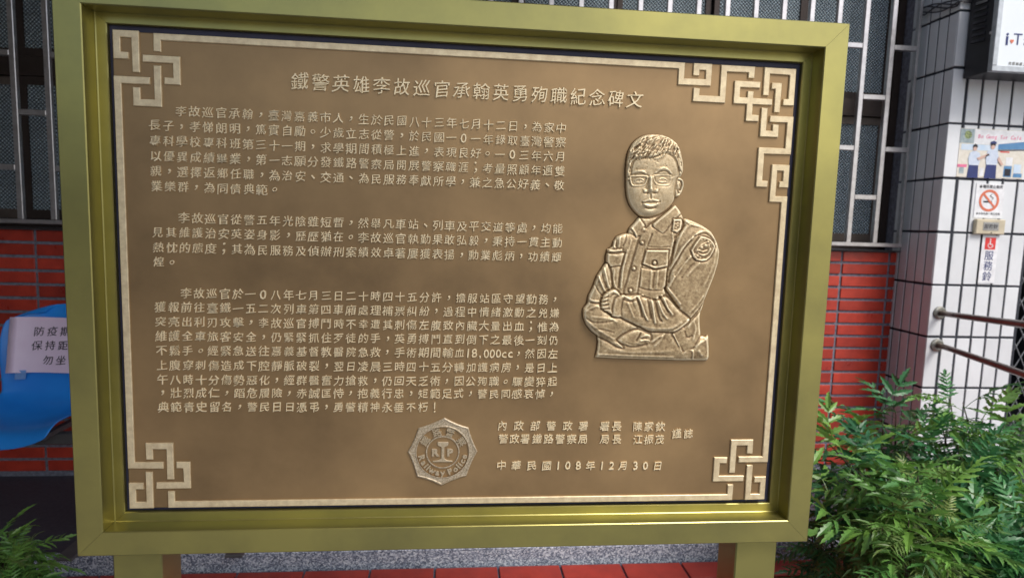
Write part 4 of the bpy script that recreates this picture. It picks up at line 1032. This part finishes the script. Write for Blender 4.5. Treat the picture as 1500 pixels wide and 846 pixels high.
for a, b in ((0, 0), (1, 0), (0, 1), (1, 1)): used[a:G[0]-1+a, b:G[1]-1+b] |= quad_ok
idx[used] = np.arange(used.sum())
vv = np.stack([X_[used], Y_[used], Z_[used]], -1)
I_, J_ = np.nonzero(quad_ok)
q_ = np.stack([idx[I_, J_], idx[I_+1, J_], idx[I_+1, J_+1], idx[I_, J_+1]], -1)
me = bpy.data.meshes.new('portrait_relief'); me.vertices.add(len(vv)); me.vertices.foreach_set('co', vv.ravel())
me.loops.add(q_.size); me.loops.foreach_set('vertex_index', q_.ravel().astype(np.int32)); me.polygons.add(len(q_)); me.polygons.foreach_set('loop_start', np.arange(0, q_.size, 4, dtype=np.int32))
me.polygons.foreach_set('use_smooth', np.ones(len(q_), bool)); me.update(calc_edges=True); me.validate()
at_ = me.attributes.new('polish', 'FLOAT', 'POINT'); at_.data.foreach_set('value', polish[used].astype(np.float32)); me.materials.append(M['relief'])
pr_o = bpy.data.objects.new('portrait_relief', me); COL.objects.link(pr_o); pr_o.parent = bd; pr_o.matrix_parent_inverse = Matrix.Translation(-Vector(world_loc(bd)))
pr_o['label'] = 'raised bronze half figure in glasses and uniform shirt with folded arms'
# =================================================================== PLANTS
def leaflet(L_, wd, teeth, droop, rs):
    """serrated lance-shaped leaflet along +x, folded at the midrib"""
    v = [(0, 0, 0)]; f = []; n = teeth
    mid = []; up = []; dn = []
    for i in range(n+1):
        t = i/n; x = L_*t; z = -droop*L_*t*t; wv = wd*math.sin(math.pi*min(1, .12+.88*t)**.8)*(1-.15*t) if i < n else 0
        mid.append((x, 0, z))
        sp = (1.0 if i % 2 else .62)*(1+rs.uniform(-.12, .12)); wv = wv*sp; x2 = x+.35*wv*(1 if i % 2 else .2)
        up.append((x2, wv, z+wv*.35)); dn.append((x2, -wv, z+wv*.35))
    v = mid+up[:-1]+dn[:-1]; m_ = n+1
    for i in range(n):
        a, b = i, i+1; u0 = m_+i; u1 = m_+i+1 if i+1 < n else b; d0 = m_+n+i; d1 = m_+n+i+1 if i+1 < n else b
        f.append((a, b, u1, u0) if u1 != b else (a, b, u0)); f.append((a, d0, d1, b) if d1 != b else (a, d0, b))
    return v, f
def frond_mesh(name, kind, seed, m):
    rs = random.Random(seed); mb = MB()
    if kind == 'broad': L_, pairs, ll, lw, th = .12, 3, .074, .0115, 9
    elif kind == 'cut': L_, pairs, ll, lw, th = .15, 6, .046, .0075, 7
    else: L_, pairs, ll, lw, th = .12, 8, .032, .0034, 4
    rach = [(L_*t, .006*math.sin(3*t+seed), -.16*L_*t*t*2) for t in np.linspace(0, 1, 6)]
    mb.tube(rach, [.0011]*5+[.0006], 4, cap=False)
    def putl(pos, yaw, pitch, s):
        v, f = leaflet(ll*s, lw*s, th, rs.uniform(.1, .45), rs)
        R = Matrix.Rotation(yaw, 3, 'Z') @ Matrix.Rotation(pitch, 3, 'Y') @ Matrix.Rotation(rs.uniform(-.5, .5), 3, 'X')
        mb.add([tuple(R @ Vector(p)+Vector(pos)) for p in v], f)
    for k in range(pairs):
        t = .30+.62*k/max(1, pairs-1); p = (L_*t, .006*math.sin(3*t+seed), -.32*L_*t*t)
        for s in (1, -1): putl(p, s*(1.15-.45*t+rs.uniform(-.12, .12)), rs.uniform(-.1, .35), 1.12-.45*abs(t-.5)-.15*t)
    putl(rach[-1], rs.uniform(-.1, .1), .35, 1.15)
    me = bpy.data.meshes.new(name); me.from_pydata(mb.v, [], mb.f); me.materials.append(m); me.update()
    return me
KIT = {}; M['leaf_old'] = leaf_mat('yellowed_leaf', (.34, .32, .12), (.24, .18, .08))
for kd, mm in (('broad', 'leaf_dark'), ('cut', 'leaf_light'), ('fine', 'leaf_fine'), ('broadl', 'leaf_light'), ('cutd', 'leaf_dark')):
    KIT[kd] = [frond_mesh('leaf', kd if kd in ('broad', 'cut', 'fine') else kd[:-1], s, M[mm]) for s in range(8)]
KIT['old'] = [frond_mesh('leaf', 'fine', 40+s, M['leaf_old']) for s in range(4)]
def plant(label, base, pot_r, tips, kinds, nper, size, seed, group=None, name='potted_shrub', cat='plant', lowfrac=.35):
    rs = random.Random(seed); root = empty(name, base); tag(root, label, cat, group)
    b = Vector(base)
    if pot_r:
        prf_ = [(pot_r*.72, 0), (pot_r*.95, .20), (pot_r, .20), (pot_r, .235), (pot_r*.9, .235), (pot_r*.86, .205)]
        mb = MB(); n = 24; v = []; f = []
        for r, z in prf_: v += [(b.x+r*math.cos(2*math.pi*k/n), b.y+r*math.sin(2*math.pi*k/n), b.z+z) for k in range(n)]
        for i in range(len(prf_)-1):
            for k in range(n): f.append((i*n+k, i*n+(k+1) % n, (i+1)*n+(k+1) % n, (i+1)*n+k))
        f.append(tuple(range(n))[::-1]); part(mb.add(v, f), 'pot', M['pot'], root)
        part(MB().tube([(b.x, b.y, b.z+.195), (b.x, b.y, b.z+.206)], pot_r*.87, 24), 'soil', M['soil'], root)
    top0 = b+Vector((0, 0, .2 if pot_r else 0))
    cnt = 0
    for ti, tp_ in enumerate(tips):
        T_ = Vector(tp_); s0 = top0+Vector((rs.uniform(-.05, .05), rs.uniform(-.05, .05), 0))
        pts = []
        for k in range(9):
            t = k/8; p = s0.lerp(T_, t); bow = math.sin(math.pi*t)*.05
            p = p+Vector((rs.uniform(-.007, .007), rs.uniform(-.007, .007), bow)); pts.append(p)
        part(MB().tube(pts, [.0065-.0052*k/8 for k in range(9)], 6), 'stem', M['stem'], root, smooth=True)
        for q in range(nper):
            t = lowfrac+(1-lowfrac)*((q+rs.random()*.8)/nper); k = min(7, int(t*8)); p = pts[k].lerp(pts[k+1], t*8-k)
            az = q*2.4+ti*1.3+rs.uniform(-.4, .4); el = rs.uniform(-.5, .55) if t < .9 else rs.uniform(.3, 1.2)
            me = rs.choice(KIT[rs.choice(kinds)]); o = bpy.data.objects.new('leaf', me); COL.objects.link(o); o.parent = root
            o.location = p-b; o.rotation_euler = (rs.uniform(-.4, .4), -el, az); sc = size*rs.uniform(.75, 1.2); o.scale = (sc, sc, sc); cnt += 1
    return cnt
def T(px, py, Y): return tuple(at(px, py, Y))
def base_(px, Y): p = at(px, 700, Y); return (p[0], p[1], FZ+.006)
rsx = random.Random(5)
# big dark shrub next to the board
tipsA = [T(1215,650,.80),T(1235,668,.62),T(1255,640,.90),T(1270,612,.95),T(1292,600,.92),T(1310,590,.90),T(1235,700,.55),T(1260,690,.60),T(1290,650,.75),T(1325,620,.85),T(1205,720,.62),T(1220,760,.5),T(1300,700,.55),T(1250,745,.45),T(1330,660,.7)]
plant('dark green cut-leaf shrub right beside the brass frame', base_(1310, .85), .15, tipsA, ['broad', 'broad', 'cutd', 'broadl', 'broadl'], 12, 1.0, 3, 'potted shrubs before the pillar')
tipsB = [T(1388,580,.80),T(1412,589,.75),T(1440,614,.72),T(1470,626,.7),T(1490,624,.66),T(1375,614,.78),T(1400,634,.66),T(1430,654,.6),T(1460,664,.6),T(1490,679,.55),T(1360,654,.7),T(1385,674,.6),T(1420,704,.5),T(1462,714,.5),T(1495,744,.45),T(1440,754,.45)]
plant('tall fresh green shrub in front of the white pillar', base_(1440, .72), .15, tipsB, ['cut', 'cut', 'cutd', 'broadl', 'cutd'], 13, .95, 4, 'potted shrubs before the pillar')
tipsC = [T(1330,700,.45),T(1350,715,.42),T(1310,735,.40),T(1290,770,.38),T(1330,760,.35),T(1370,740,.38),T(1400,760,.36),T(1360,790,.32),T(1320,810,.32),T(1400,800,.32),T(1345,690,.5),T(1375,700,.48)]
plant('low yellow green shrub with threadlike leaves, nearest the camera', base_(1345, .45), .13, tipsC, ['fine', 'cut', 'fine', 'broadl'], 15, .95, 5, 'potted shrubs before the pillar')
tipsD = [T(1460,790,.38),T(1490,800,.36),T(1430,800,.36),T(1475,760,.42),T(1500,770,.4),T(1450,830,.32),T(1510,840,.32)]
plant('dark low shrub at the bottom right corner', base_(1480, .42), .12, tipsD, ['broad', 'cutd'], 18, .9, 6, 'potted shrubs before the pillar')
tipsE = [T(1195,760,.75),T(1210,770,.68),T(1225,790,.62),T(1188,785,.7),T(1240,800,.58),T(1205,800,.62)]
plant('thin dark wispy shrub low behind the frame corner', base_(1225, .75), 0, tipsE, ['fine', 'cutd'], 14, .8, 9, 'potted shrubs before the pillar')
tipsF = [T(0,806,.62),T(22,811,.60),T(-23,811,.6),T(37,836,.56),T(7,836,.52),T(-13,856,.5),T(22,864,.48),T(-48,836,.55),T(44,861,.52),T(-6,788,.66)]
plant('small bright green bush at the bottom left below the blue chair', base_(5, .62), .12, tipsF, ['cut', 'broadl', 'fine'], 17, .62, 8)
bpy.data.objects.remove(_to)
